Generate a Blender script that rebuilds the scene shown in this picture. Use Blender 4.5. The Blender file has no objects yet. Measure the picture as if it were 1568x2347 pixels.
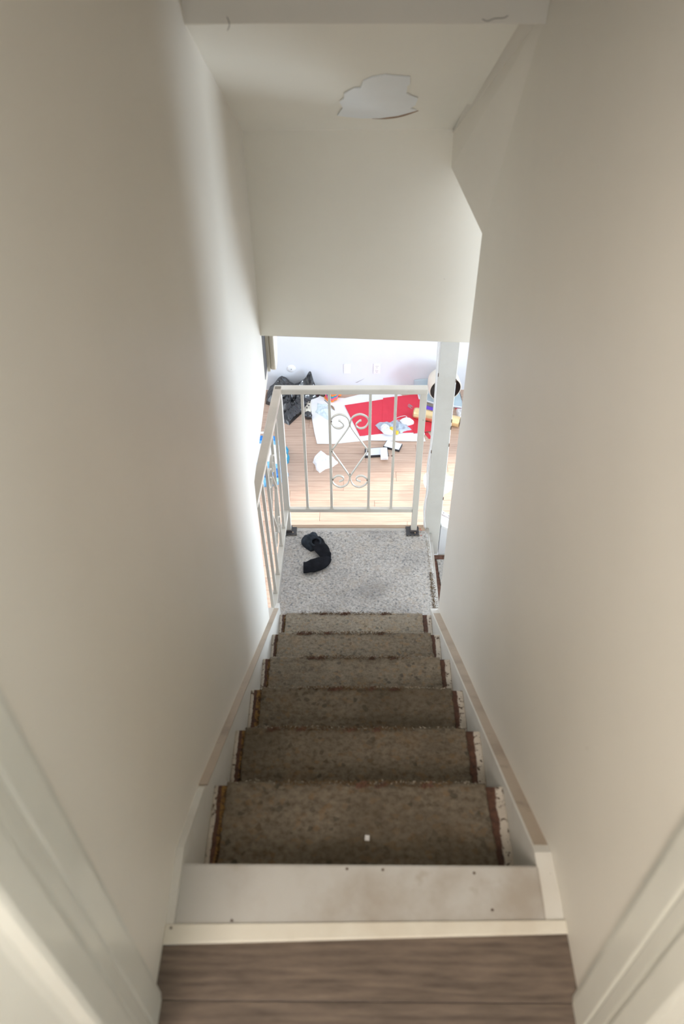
import bpy, bmesh, math, random
from mathutils import Vector, Matrix, noise
random.seed(7)
SC = bpy.context.scene
COL = SC.collection

# ------------------------------------------------------------------ camera
cam_d = bpy.data.cameras.new('camera')
cam = bpy.data.objects.new('camera', cam_d); COL.objects.link(cam)
cam_d.sensor_fit = 'VERTICAL'; cam_d.sensor_height = 36.0; cam_d.sensor_width = 24.05
cam_d.lens = 28.0; cam_d.clip_start = 0.02; cam_d.clip_end = 60
pitch, yaw, roll = 0.7585, -0.0175, -0.0109
fw = Vector((math.sin(yaw)*math.cos(pitch), math.cos(yaw)*math.cos(pitch), -math.sin(pitch)))
rt = Vector((math.cos(yaw), -math.sin(yaw), 0)); up = rt.cross(fw)
rt2 = rt*math.cos(roll)+up*math.sin(roll); up2 = -rt*math.sin(roll)+up*math.cos(roll)
m = Matrix((rt2, up2, -fw)).transposed().to_4x4()
m.translation = Vector((-0.0242, -0.6177, 1.4842))
cam.matrix_world = m
cam_d.dof.use_dof = True; cam_d.dof.focus_distance = 4.8; cam_d.dof.aperture_fstop = 3.6
SC.camera = cam

# ------------------------------------------------------------------ view, world, lights
SC.view_settings.view_transform = 'Standard'; SC.view_settings.look = 'None'
SC.view_settings.gamma = 1.0; SC.view_settings.use_curve_mapping = False
SC.view_settings.exposure = 0.82
SC.cycles.max_bounces = 10; SC.cycles.diffuse_bounces = 7
w = bpy.data.worlds.new('sky'); SC.world = w; w.use_nodes = True
w.node_tree.nodes['Background'].inputs[0].default_value = (0.72, 0.84, 1.0, 1)
w.node_tree.nodes['Background'].inputs[1].default_value = 1.2

def area(name, loc, target, sx, sy, power, color, spread=180):
    l = bpy.data.lights.new(name, 'AREA'); l.shape = 'RECTANGLE'; l.size = sx; l.size_y = sy
    l.energy = power; l.color = color; l.spread = math.radians(spread)
    o = bpy.data.objects.new(name, l); COL.objects.link(o); o.location = loc
    d = Vector(target)-Vector(loc); o.rotation_euler = d.to_track_quat('-Z', 'Y').to_euler()
    return o
# daylight through the tall glass door in the right wall of the lower room
area('daylight_right_window', (3.32, 3.75, -2.45), (-0.35, 1.6, -0.6), 1.4, 1.4, 145, (0.76, 0.88, 1.0))
# daylight through the window under the flight, facing the far wall
area('daylight_near_window', (0.6, -0.9, -1.8), (0.4, 6.0, -1.8), 3.0, 2.0, 40, (0.78, 0.89, 1.0))
# upstairs hall: light from behind the camera, with an added fill at left
area('hall_ceiling_lamp', (-0.55, -1.5, 2.15), (0.1, 0.0, 0.0), 0.6, 0.6, 24, (1.0, 0.90, 0.80))
area('hall_fill_left', (-1.5, -1.5, 0.95), (0.35, 0.1, 0.5), 1.1, 1.0, 26, (1.0, 0.93, 0.84))  # added soft fill that brightens the right stairwell wall
area('hall_side_window', (1.5, -1.0, 1.1), (-0.4, -0.45, 0.4), 0.7, 0.9, 9, (0.66, 0.87, 1.0))
area('room_left_light', (-3.2, 4.1, -1.7), (0.0, 4.1, -1.7), 2.4, 1.8, 25, (0.86, 0.93, 1.0))  # unseen area light from the left; that wall has no window
sun_d = bpy.data.lights.new('sun', 'SUN'); sun_d.energy = 4.0; sun_d.angle = math.radians(5.0); sun_d.color = (1.0, 0.96, 0.93)
sun = bpy.data.objects.new('sun', sun_d); COL.objects.link(sun); sun.location = (6, 8, 4)
el = math.radians(31); hd = Vector((-0.958, -0.287, 0)).normalized()
sun.rotation_euler = Vector((hd.x*math.cos(el), hd.y*math.cos(el), -math.sin(el))).to_track_quat('-Z', 'Y').to_euler()

# ------------------------------------------------------------------ materials
def nt(name):
    M = bpy.data.materials.new(name); M.use_nodes = True
    t = M.node_tree; b = t.nodes['Principled BSDF']
    return M, t, b
def nd(t, k, **kw):
    n = t.nodes.new(k)
    for a, v in kw.items():
        if a in n.inputs.keys() if False else False: pass
        try: setattr(n, a, v)
        except Exception: pass
    return n
def noise_n(t, vec, scale, detail=3, rough=0.55):
    n = t.nodes.new('ShaderNodeTexNoise'); n.inputs['Scale'].default_value = scale
    n.inputs['Detail'].default_value = detail; n.inputs['Roughness'].default_value = rough
    t.links.new(vec, n.inputs['Vector']); return n.outputs['Fac']
def ramp(t, fac, stops):
    r = t.nodes.new('ShaderNodeValToRGB'); e = r.color_ramp.elements
    while len(e) < len(stops): e.new(0.5)
    for i, (p_, c) in enumerate(stops):
        e[i].position = p_; e[i].color = (c[0], c[1], c[2], 1)
    t.links.new(fac, r.inputs['Fac']); return r.outputs['Color']
def mix(t, fac, a, b):
    n = t.nodes.new('ShaderNodeMix'); n.data_type = 'RGBA'
    if isinstance(fac, (int, float)): n.inputs['Factor'].default_value = fac
    else: t.links.new(fac, n.inputs['Factor'])
    for s, v in (('A', a), ('B', b)):
        i = [x for x in n.inputs if x.name == s and x.type == 'RGBA'][0]
        if isinstance(v, tuple): i.default_value = (v[0], v[1], v[2], 1)
        else: t.links.new(v, i)
    return [x for x in n.outputs if x.type == 'RGBA'][0]
def math_n(t, op, a, b=None, clamp=False):
    n = t.nodes.new('ShaderNodeMath'); n.operation = op; n.use_clamp = clamp
    for i, v in enumerate((a, b)):
        if v is None: continue
        if isinstance(v, (int, float)): n.inputs[i].default_value = v
        else: t.links.new(v, n.inputs[i])
    return n.outputs[0]
def coords(t, kind='Object', scale=(1, 1, 1), loc=(0, 0, 0)):
    c = t.nodes.new('ShaderNodeTexCoord'); mp = t.nodes.new('ShaderNodeMapping')
    mp.inputs['Scale'].default_value = scale; mp.inputs['Location'].default_value = loc
    t.links.new(c.outputs[kind], mp.inputs['Vector']); return mp.outputs['Vector']
def bump(t, b, h, strength=0.3, dist=0.002):
    n = t.nodes.new('ShaderNodeBump'); n.inputs['Strength'].default_value = strength
    n.inputs['Distance'].default_value = dist
    t.links.new(h, n.inputs['Height']); t.links.new(n.outputs['Normal'], b.inputs['Normal'])
def smooth(t, v, lo, hi):
    n = t.nodes.new('ShaderNodeMapRange'); n.interpolation_type = 'SMOOTHSTEP'
    n.inputs['From Min'].default_value = lo; n.inputs['From Max'].default_value = hi
    t.links.new(v, n.inputs['Value']); return n.outputs['Result']

def plain(name, col, rough=0.6, metal=0.0, var=0.06, vscale=8.0, bstr=0.1, bscale=60, spec=0.5, trans=0.0, coat=0.0):
    M, t, b = nt(name)
    v = coords(t)
    f = noise_n(t, v, vscale, 4)
    lo = tuple(c*(1-var) for c in col); hi = tuple(min(1, c*(1+var)) for c in col)
    t.links.new(ramp(t, f, [(0.3, lo), (0.7, hi)]), b.inputs['Base Color'])
    b.inputs['Roughness'].default_value = rough; b.inputs['Metallic'].default_value = metal
    b.inputs['Specular IOR Level'].default_value = spec
    b.inputs['Transmission Weight'].default_value = trans; b.inputs['Coat Weight'].default_value = coat
    if bstr: bump(t, b, noise_n(t, v, bscale, 3), bstr, 0.002)
    return M

def wall_paint(name, col, rough=0.55, marks=0.5):
    M, t, b = nt(name); v = coords(t)
    big = noise_n(t, v, 1.6, 5, 0.6)
    c = ramp(t, big, [(0.25, tuple(x*0.95 for x in col)), (0.75, tuple(min(1, x*1.03) for x in col))])
    # scattered scuffs and small dings
    vo = t.nodes.new('ShaderNodeTexVoronoi'); vo.inputs['Scale'].default_value = 5.0
    dis = t.nodes.new('ShaderNodeVectorMath'); dis.operation = 'ADD'
    nv = t.nodes.new('ShaderNodeTexNoise'); nv.inputs['Scale'].default_value = 30
    t.links.new(v, nv.inputs['Vector'])
    sc = t.nodes.new('ShaderNodeVectorMath'); sc.operation = 'SCALE'; sc.inputs['Scale'].default_value = 0.02
    t.links.new(nv.outputs['Color'], sc.inputs[0]); t.links.new(v, dis.inputs[0]); t.links.new(sc.outputs[0], dis.inputs[1])
    t.links.new(dis.outputs[0], vo.inputs['Vector'])
    d = smooth(t, vo.outputs['Distance'], 0.022, 0.008)
    d = math_n(t, 'MULTIPLY', d, marks)
    c = mix(t, d, c, (col[0]*0.55, col[1]*0.5, col[2]*0.45))
    t.links.new(c, b.inputs['Base Color'])
    b.inputs['Roughness'].default_value = rough
    h = math_n(t, 'ADD', noise_n(t, v, 160, 2), math_n(t, 'MULTIPLY', noise_n(t, v, 7, 3), 2.0))
    bump(t, b, h, 0.12, 0.0015)
    return M

def wood_planks(name, light, dark, sx, sy, rough=0.4, dots=True, contrast=1.0):
    M, t, b = nt(name)
    oi = t.nodes.new('ShaderNodeObjectInfo')
    cb = t.nodes.new('ShaderNodeCombineXYZ')
    t.links.new(math_n(t, 'MULTIPLY', oi.outputs['Random'], 17.0), cb.inputs[0])
    t.links.new(math_n(t, 'MULTIPLY', oi.outputs['Random'], 31.0), cb.inputs[1])
    v0 = coords(t); ad = t.nodes.new('ShaderNodeVectorMath'); ad.operation = 'ADD'
    t.links.new(v0, ad.inputs[0]); t.links.new(cb.outputs[0], ad.inputs[1])
    mp = t.nodes.new('ShaderNodeMapping'); mp.inputs['Scale'].default_value = (sx, sy, 1)
    t.links.new(ad.outputs[0], mp.inputs['Vector']); v = mp.outputs['Vector']
    g1 = noise_n(t, v, 1.0, 6, 0.65)
    wv = t.nodes.new('ShaderNodeTexWave'); wv.bands_direction = 'Y'; wv.inputs['Scale'].default_value = 0.35
    wv.inputs['Distortion'].default_value = 7; wv.inputs['Detail'].default_value = 3
    t.links.new(v, wv.inputs['Vector'])
    g = math_n(t, 'ADD', math_n(t, 'MULTIPLY', g1, 0.88), math_n(t, 'MULTIPLY', wv.outputs['Fac'], 0.12))
    c = ramp(t, g, [(0.5-0.22/contrast, dark), (0.5+0.2/contrast, light)])
    hs = t.nodes.new('ShaderNodeHueSaturation'); t.links.new(c, hs.inputs['Color'])
    t.links.new(math_n(t, 'ADD', math_n(t, 'MULTIPLY', oi.outputs['Random'], 0.14), 0.93), hs.inputs['Value'])
    t.links.new(hs.outputs['Color'], b.inputs['Base Color'])
    b.inputs['Roughness'].default_value = rough
    bump(t, b, g1, 0.08, 0.001)
    return M

def carpet(name, base, dark, tan, scale=90, bs=0.9, dirt=0.0):
    M, t, b = nt(name); v = coords(t, scale=(1, 1.15, 1))
    oi = t.nodes.new('ShaderNodeObjectInfo')
    ad = t.nodes.new('ShaderNodeVectorMath'); ad.operation = 'ADD'
    t.links.new(v, ad.inputs[0]); t.links.new(math_n(t, 'MULTIPLY', oi.outputs['Random'], 9.0), ad.inputs[1]); v = ad.outputs[0]
    vo = t.nodes.new('ShaderNodeTexVoronoi'); vo.inputs['Scale'].default_value = scale; t.links.new(v, vo.inputs['Vector'])
    n1 = noise_n(t, v, scale*0.8, 4, 0.7); n2 = noise_n(t, v, 14, 3); n3 = noise_n(t, v, 3.2, 3)
    sp = t.nodes.new('ShaderNodeSeparateColor'); t.links.new(vo.outputs['Color'], sp.inputs[0])
    c = ramp(t, n1, [(0.25, dark), (0.5, base), (0.78, tuple(min(1, x*1.45) for x in base))])
    c = mix(t, math_n(t, 'MULTIPLY', smooth(t, sp.outputs[0], 0.80, 1.0), 0.5), c, tan)
    c = mix(t, math_n(t, 'MULTIPLY', smooth(t, sp.outputs[1], 0.9, 1.0), 0.55), c, (dark[0]*0.55, dark[1]*0.7, dark[2]*0.85))
    c = mix(t, math_n(t, 'MULTIPLY', smooth(t, n2, 0.52, 0.72), 0.28), c, tan)
    c = mix(t, math_n(t, 'MULTIPLY', smooth(t, n3, 0.45, 0.75), 0.35+dirt), c, dark)
    t.links.new(c, b.inputs['Base Color']); b.inputs['Roughness'].default_value = 0.95
    b.inputs['Specular IOR Level'].default_value = 0.1
    h = math_n(t, 'ADD', n1, math_n(t, 'MULTIPLY', noise_n(t, v, scale*0.35, 3), 1.2))
    bump(t, b, h, bs, 0.004)
    return M

def tread_wood(name):
    # white painted tread with a bare brown glue band along each side of the pad
    M, t, b = nt(name); v = coords(t)
    oi = t.nodes.new('ShaderNodeObjectInfo')
    ad = t.nodes.new('ShaderNodeVectorMath'); ad.operation = 'ADD'
    t.links.new(v, ad.inputs[0]); t.links.new(math_n(t, 'MULTIPLY', oi.outputs['Random'], 5.0), ad.inputs[1])
    sx = t.nodes.new('ShaderNodeSeparateXYZ'); t.links.new(v, sx.inputs[0])
    x = sx.outputs['X']
    n = noise_n(t, ad.outputs[0], 26, 5, 0.7); nf = noise_n(t, ad.outputs[0], 75, 5, 0.75)
    xj = math_n(t, 'ADD', x, math_n(t, 'MULTIPLY', math_n(t, 'SUBTRACT', n, 0.5), 0.016))
    left = math_n(t, 'MULTIPLY', smooth(t, xj, -0.3265, -0.3245), smooth(t, xj, -0.2, -0.25))
    right = math_n(t, 'MULTIPLY', smooth(t, xj, 0.300, 0.296), smooth(t, xj, 0.2, 0.25))
    band = math_n(t, 'ADD', left, right, True)
    yel = math_n(t, 'MULTIPLY', smooth(t, xj, -0.318, -0.315), smooth(t, xj, -0.2, -0.25))
    white = ramp(t, noise_n(t, ad.outputs[0], 12, 4), [(0.3, (0.42, 0.37, 0.31)), (0.7, (0.60, 0.55, 0.48))])
    c = mix(t, smooth(t, nf, 0.555, 0.60), white, (0.07, 0.04, 0.025))
    brown = ramp(t, nf, [(0.3, (0.035, 0.016, 0.010)), (0.7, (0.13, 0.055, 0.032))])
    c = mix(t, band, c, brown)
    c = mix(t, math_n(t, 'MULTIPLY', yel, smooth(t, nf, 0.42, 0.52)), c, (0.24, 0.13, 0.03))
    t.links.new(c, b.inputs['Base Color']); b.inputs['Roughness'].default_value = 0.7
    bump(t, b, nf, 0.4, 0.002)
    return M

def worn_white(name, col, dirtc, amount=0.5, nails=False, rough=0.5):
    M, t, b = nt(name); v = coords(t)
    n1 = noise_n(t, v, 5, 5, 0.6); n2 = noise_n(t, v, 60, 4, 0.7); n3 = noise_n(t, v, 14, 4)
    c = mix(t, math_n(t, 'MULTIPLY', smooth(t, n1, 0.42, 0.72), amount), col, dirtc)
    c = mix(t, math_n(t, 'MULTIPLY', smooth(t, n3, 0.62, 0.75), amount*0.8), c, dirtc)
    c = mix(t, math_n(t, 'MULTIPLY', smooth(t, n2, 0.70, 0.76), 0.8), c, tuple(x*0.35 for x in dirtc))
    t.links.new(c, b.inputs['Base Color']); b.inputs['Roughness'].default_value = rough
    bump(t, b, math_n(t, 'ADD', n2, n3), 0.15, 0.002)
    return M

def glass(name, col=(0.95, 0.97, 1.0), rough=0.05, alpha=None):
    M, t, b = nt(name); v = coords(t)
    b.inputs['Base Color'].default_value = (*col, 1); b.inputs['Roughness'].default_value = rough
    b.inputs['Alpha'].default_value = 0.16; b.inputs['Coat Weight'].default_value = 0.6
    bump(t, b, noise_n(t, v, 9, 2), 0.1, 0.002)
    return M

WALL = (0.75, 0.71, 0.635)
MAT = dict(
    wall=wall_paint('cream wall paint', WALL, 0.5),
    soffit=wall_paint('cream ceiling paint', (0.86, 0.83, 0.745), 0.6, 0.3),
    room=wall_paint('white room paint', (0.76, 0.79, 0.835), 0.6, 0.1),
    ceil=plain('plaster ceiling', (0.78, 0.78, 0.76), 0.8),
    patch=plain('bare plaster', (0.84, 0.86, 0.87), 0.8, var=0.02, bstr=0.2, bscale=120),
    darkwood=wood_planks('dark laminate', (0.200, 0.150, 0.115), (0.058, 0.042, 0.033), 9, 60, 0.5, contrast=0.8),
    palewood=wood_planks('pale laminate', (0.60, 0.43, 0.325), (0.44, 0.29, 0.21), 4, 24, 0.4, contrast=0.85),
    tan=plain('tan wood edge', (0.46, 0.34, 0.24), 0.5),
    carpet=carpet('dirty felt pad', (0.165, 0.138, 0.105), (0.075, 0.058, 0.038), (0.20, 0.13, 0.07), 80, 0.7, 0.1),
    carpet3=carpet('room lit felt pad', (0.215, 0.185, 0.145), (0.10, 0.08, 0.058), (0.27, 0.18, 0.10), 90, 0.8, 0.0),  # lower treads: light from the room painted into the felt colour
    carpet4=carpet('brightest lit felt pad', (0.30, 0.265, 0.215), (0.14, 0.118, 0.092), (0.36, 0.26, 0.16), 95, 0.9, 0.0),  # lowest tread: strongest room light painted into the felt
    carpet2=carpet('grey felt pad', (0.52, 0.505, 0.485), (0.19, 0.185, 0.185), (0.50, 0.43, 0.35), 115, 1.0, 0.15),
    tread=tread_wood('chipped tread'),
    board=worn_white('scuffed white board', (0.50, 0.485, 0.455), (0.34, 0.29, 0.235), 0.8),
    trimw=worn_white('white trim', (0.68, 0.66, 0.61), (0.50, 0.45, 0.38), 0.3),
    dusty=worn_white('dusty tan cap', (0.46, 0.375, 0.285), (0.24, 0.18, 0.13), 0.55),
    strip=worn_white('cream strip', (0.70, 0.66, 0.57), (0.45, 0.36, 0.25), 0.35),
    casing=plain('door casing paint', (0.70, 0.69, 0.62), 0.35, var=0.03, coat=0.2),
    metal=worn_white('white painted metal', (0.70, 0.68, 0.62), (0.55, 0.48, 0.40), 0.25, rough=0.35),
    metaltop=plain('worn handrail top', (0.56, 0.50, 0.42), 0.35, var=0.1),
    chip=plain('bare rust', (0.10, 0.06, 0.04), 0.8),
    post=worn_white('chalky white post', (0.66, 0.66, 0.63), (0.52, 0.50, 0.46), 0.3),
    black=plain('black plate', (0.035, 0.035, 0.04), 0.45, var=0.3),
    sock=plain('black knit', (0.012, 0.013, 0.017), 0.95, var=0.4, vscale=30, bstr=0.6, bscale=300, spec=0.15),
    sock2=plain('navy black knit', (0.034, 0.042, 0.054), 0.95, var=0.4, vscale=30, bstr=0.6, bscale=300, spec=0.15),
    grey=plain('pale print', (0.45, 0.42, 0.45), 0.8),
    white=plain('white card', (0.86, 0.86, 0.87), 0.6, var=0.01, bstr=0.02),
    red=plain('red card', (0.72, 0.038, 0.07), 0.75, var=0.04, bstr=0.25, bscale=220),
    red2=plain('darker red card', (0.60, 0.025, 0.045), 0.75, var=0.04, bstr=0.25, bscale=220),
    purple=plain('purple card', (0.16, 0.07, 0.60), 0.7, var=0.03),
    bag=plain('black bin liner', (0.010, 0.011, 0.013), 0.16, var=0.2, bstr=0.9, bscale=16, spec=0.9),
    paleblue=plain('pale blue film', (0.66, 0.76, 0.80), 0.25, var=0.05, bstr=0.3, bscale=30),
    blueplastic=plain('pale blue plastic', (0.55, 0.68, 0.74), 0.3, var=0.03, bstr=0.0),
    whitefilm=plain('white film', (0.86, 0.86, 0.87), 0.35, var=0.04, bstr=0.5, bscale=50),
    clothgrey=plain('blue grey film', (0.42, 0.48, 0.56), 0.4, var=0.1, bstr=0.3, bscale=40),
    gold=plain('gold foil', (0.86, 0.66, 0.36), 0.28, metal=0.75, var=0.05, bstr=0.05),
    orange=plain('orange yarn', (0.85, 0.25, 0.05), 0.9, bstr=0.6, bscale=250),
    pink=plain('pink yarn', (0.80, 0.10, 0.22), 0.9, bstr=0.6, bscale=250),
    teal=plain('teal yarn', (0.02, 0.28, 0.38), 0.9, bstr=0.6, bscale=250),
    brown=plain('brown feather', (0.30, 0.20, 0.13), 0.7),
    beige=plain('beige enamel', (0.66, 0.62, 0.52), 0.4, var=0.02),
    cream=plain('cream plastic', (0.78, 0.72, 0.60), 0.4, var=0.02),
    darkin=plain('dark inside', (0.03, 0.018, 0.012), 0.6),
    plate=plain('white wall plate', (0.84, 0.85, 0.87), 0.3, var=0.01, bstr=0),
    slot=plain('dark slot', (0.10, 0.09, 0.09), 0.6),
    greyc=plain('grey metal', (0.30, 0.30, 0.30), 0.4, metal=0.6),
    yellow=plain('yellow cap', (0.75, 0.52, 0.03), 0.4),
    blue=plain('blue print film', (0.01, 0.20, 0.62), 0.3, var=0.5, vscale=14),
    lblue=plain('light blue print film', (0.18, 0.48, 0.85), 0.3, var=0.3, vscale=20),
    tealfilm=plain('teal wrapper', (0.03, 0.28, 0.45), 0.3, var=0.5, vscale=18),
    ygreen=plain('pale green film', (0.55, 0.68, 0.45), 0.4),
    oranget=plain('orange print', (0.85, 0.42, 0.12), 0.5),
    glass=glass('clear glass'),
    screen=plain('pale screen', (0.80, 0.84, 0.90), 0.25, var=0.02, bstr=0),
    fringe=plain('frayed backing', (0.115, 0.066, 0.026), 0.9, var=0.5, vscale=60),
    fringe2=plain('frayed wool', (0.40, 0.35, 0.28), 0.9, var=0.3, vscale=60),
    rust=plain('dark red brown stain', (0.13, 0.062, 0.042), 0.8, var=0.5, vscale=50),
    redink=plain('red print', (0.60, 0.10, 0.07), 0.7),
)

# ------------------------------------------------------------------ mesh helpers
class MB:
    def __init__(s): s.v = []; s.f = []
    def add(s, vs, fs):
        o = len(s.v); s.v += [tuple(p) for p in vs]; s.f += [tuple(i+o for i in f) for f in fs]; return s
    def box(s, x0, x1, y0, y1, z0, z1):
        vs = [(x, y, z) for x in (x0, x1) for y in (y0, y1) for z in (z0, z1)]
        return s.add(vs, [(0, 1, 3, 2), (4, 6, 7, 5), (0, 4, 5, 1), (2, 3, 7, 6), (0, 2, 6, 4), (1, 5, 7, 3)])
    def prism(s, poly, axis, a, b):
        n = len(poly)
        def P(p, h):
            if axis == 0: return (h, p[0], p[1])
            if axis == 1: return (p[0], h, p[1])
            return (p[0], p[1], h)
        vs = [P(p, a) for p in poly]+[P(p, b) for p in poly]
        fs = [tuple(range(n))[::-1], tuple(range(n, 2*n))]+[(i, (i+1) % n, n+(i+1) % n, n+i) for i in range(n)]
        return s.add(vs, fs)
    def tube(s, path, r, n=8, cap=True, flat=1.0):
        path = [Vector(p) for p in path]; rs = r if isinstance(r, (list, tuple)) else [r]*len(path)
        rings = []; prev = None
        for i, p in enumerate(path):
            d = (path[min(i+1, len(path)-1)]-path[max(i-1, 0)]).normalized()
            if prev is None:
                ref = Vector((0, 0, 1)) if abs(d.z) < 0.9 else Vector((1, 0, 0))
                a = d.cross(ref).normalized()
            else: a = (prev-d*prev.dot(d)).normalized()
            prev = a; b_ = d.cross(a)
            rings.append([p+(a*math.cos(2*math.pi*k/n)+b_*math.sin(2*math.pi*k/n)*flat)*rs[i] for k in range(n)])
        vs = [q for R in rings for q in R]; fs = []
        for i in range(len(rings)-1):
            for k in range(n): fs.append((i*n+k, i*n+(k+1) % n, (i+1)*n+(k+1) % n, (i+1)*n+k))
        if cap: fs += [tuple(range(n))[::-1], tuple(range((len(rings)-1)*n, len(rings)*n))]
        return s.add(vs, fs)
    def bar(s, path, w, t, side):
        # rectangular section swept in a plane: w along 'side', t across
        side = Vector(side).normalized(); path = [Vector(p) for p in path]; vs = []; n = len(path)
        for i, p in enumerate(path):
            d = (path[min(i+1, n-1)]-path[max(i-1, 0)]).normalized(); q = d.cross(side).normalized()
            for a, b_ in ((-1, -1), (1, -1), (1, 1), (-1, 1)): vs.append(p+side*(a*w/2)+q*(b_*t/2))
        fs = [(0, 1, 2, 3)[::-1], tuple(4*(n-1)+k for k in range(4))]
        for i in range(n-1):
            for k in range(4): fs.append((4*i+k, 4*i+(k+1) % 4, 4*i+4+(k+1) % 4, 4*i+4+k))
        return s.add(vs, fs)
    def lathe(s, prof, n=32, mat=None):
        vs = []; fs = []
        for r, z in prof:
            for k in range(n): a = 2*math.pi*k/n; vs.append(Vector((r*math.cos(a), r*math.sin(a), z)))
        for i in range(len(prof)-1):
            for k in range(n): fs.append((i*n+k, i*n+(k+1) % n, (i+1)*n+(k+1) % n, (i+1)*n+k))
        if mat: vs = [mat @ v for v in vs]
        return s.add(vs, fs)

def obj(name, mb, mat, parent=None, loc=None, smooth=False, bevel=0, sub=0, kind=None, label=None):
    me = bpy.data.meshes.new(name)
    L = Vector(loc) if loc else Vector((0, 0, 0))
    me.from_pydata([tuple(Vector(v)-L) for v in mb.v], [], mb.f); me.validate(); me.update()
    b = bmesh.new(); b.from_mesh(me); bmesh.ops.recalc_face_normals(b, faces=b.faces); b.to_mesh(me); b.free()
    me.materials.append(MAT[mat] if isinstance(mat, str) else mat)
    if smooth: me.polygons.foreach_set('use_smooth', [True]*len(me.polygons))
    o = bpy.data.objects.new(name, me); COL.objects.link(o); o.location = L
    if parent:
        o.parent = parent
        o.location = L-wloc(parent)
    if bevel:
        md = o.modifiers.new('bevel', 'BEVEL'); md.width = bevel; md.segments = 2; md.limit_method = 'ANGLE'
    if sub:
        md = o.modifiers.new('sub', 'SUBSURF'); md.levels = md.render_levels = sub
    if kind: o['kind'] = kind
    if label: o['label'] = label
    return o
def wloc(o):
    v = Vector(o.location)
    return v+wloc(o.parent) if o.parent else v
def tag(o, label, cat, group=None, kind=None):
    o['label'] = label; o['category'] = cat
    if group: o['group'] = group
    if kind: o['kind'] = kind
    return o
def thing(name, loc, label, cat, group=None, kind=None):
    o = bpy.data.objects.new(name, None); COL.objects.link(o); o.location = loc; o.empty_display_size = 0.05
    return tag(o, label, cat, group, kind)
def struct(name, mb, mat, label, cat='structure', **k):
    return tag(obj(name, mb, mat, **k), label, cat, kind='structure')
def spline(pts, n=8):
    pts = [Vector(p) for p in pts]; out = []
    P = [pts[0]*2-pts[1]]+pts+[pts[-1]*2-pts[-2]]
    for i in range(1, len(P)-2):
        for k in range(n):
            t = k/n; a, b, c, d = P[i-1], P[i], P[i+1], P[i+2]
            out.append(0.5*((2*b)+(c-a)*t+(2*a-5*b+4*c-d)*t*t+(3*b-a-3*c+d)*t**3))
    out.append(pts[-1]); return out
def ground_line(x, y): return (x, y)

def radial(outline, z0, height, rings=9, n=72, seed=0, rough=0.4, freq=7.0, dome=True, centre=None, extra=None, jag=0.0):
    """closed crumpled sheet: star-shaped outline (x,y), dome profile with folds"""
    cx = sum(p[0] for p in outline)/len(outline); cy = sum(p[1] for p in outline)/len(outline)
    if centre: cx, cy = centre
    per = []; L = 0
    for i in range(len(outline)):
        a = outline[i]; b = outline[(i+1) % len(outline)]; per.append((L, a, b)); L += math.hypot(b[0]-a[0], b[1]-a[1])
    ring = []
    for k in range(n):
        s_ = L*k/n
        for (l, a, b) in reversed(per):
            if s_ >= l:
                d = math.hypot(b[0]-a[0], b[1]-a[1]); t_ = (s_-l)/max(d, 1e-6); ring.append((a[0]+(b[0]-a[0])*t_, a[1]+(b[1]-a[1])*t_)); break
    mb = MB(); vs = []; fs = []
    for j in range(rings+1):
        f = 1-j/rings
        for k, (x, y) in enumerate(ring):
            px, py = cx+(x-cx)*f, cy+(y-cy)*f
            if j == 0 and jag:
                q = 1+jag*noise.noise(Vector((k*0.9, seed*3.1, 0))); px, py = cx+(x-cx)*q, cy+(y-cy)*q
            p = Vector((px*freq+seed, py*freq, seed*1.7))
            r1 = 1-abs(noise.noise(p))*2; r2 = 1-abs(noise.noise(p*2.3+Vector((5, 3, 1))))*2
            prof = math.sqrt(max(0, 1-f*f)) if dome else min(1, (1-f)*rings/2)
            h = height*prof*((1-rough)+rough*(0.65*r1+0.35*r2))
            if extra: h += extra(px, py)*min(1, (1-f)*rings/1.5)
            vs.append((px, py, z0+max(h, 0.0015 if j else 0.0)))
    for j in range(rings):
        for k in range(n): fs.append((j*n+k, j*n+(k+1) % n, (j+1)*n+(k+1) % n, (j+1)*n+k))
    mb.add(vs, fs); mb.f.append(tuple(range(n))[::-1])
    return mb
def sheet(poly, z, t=0.0025, curl=None):
    mb = MB(); n = len(poly)
    zz = [z+(curl[i] if curl else 0) for i in range(n)]
    vs = [(p[0], p[1], zz[i]) for i, p in enumerate(poly)]+[(p[0], p[1], zz[i]+t) for i, p in enumerate(poly)]
    fs = [tuple(range(n))[::-1], tuple(range(n, 2*n))]+[(i, (i+1) % n, n+(i+1) % n, n+i) for i in range(n)]
    return mb.add(vs, fs)

XL, XR = -0.35, 0.35
G, R = 0.262, 0.1996          # going and rise of the flight
YB, YE = 1.859, 1.606         # bulkhead face, end of right wall
LZ = -7*R                     # landing
F = -3.2                      # lower room floor
YW = 6.14                     # far wall

# ================================================================== SETTING
# left wall of the stairwell: stops above the railing
mb = MB().prism([(-0.235, 2.3), (1.97, 2.3), (1.97, -0.247), (1.37, -0.262), (1.37, F), (-0.235, F)], 0, XL-0.1, XL)
struct('wall_left', mb, 'wall', 'cream painted left wall of the stairwell, stopping above the railing', 'wall')
mb = MB().prism([(1.37, -1.0), (1.60, -1.19), (1.60, F), (1.37, F)], 0, XL-0.06, XL)
struct('wall_left', mb, 'wall', 'short cream wall below the left skirting where the railing starts', 'wall')
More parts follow.
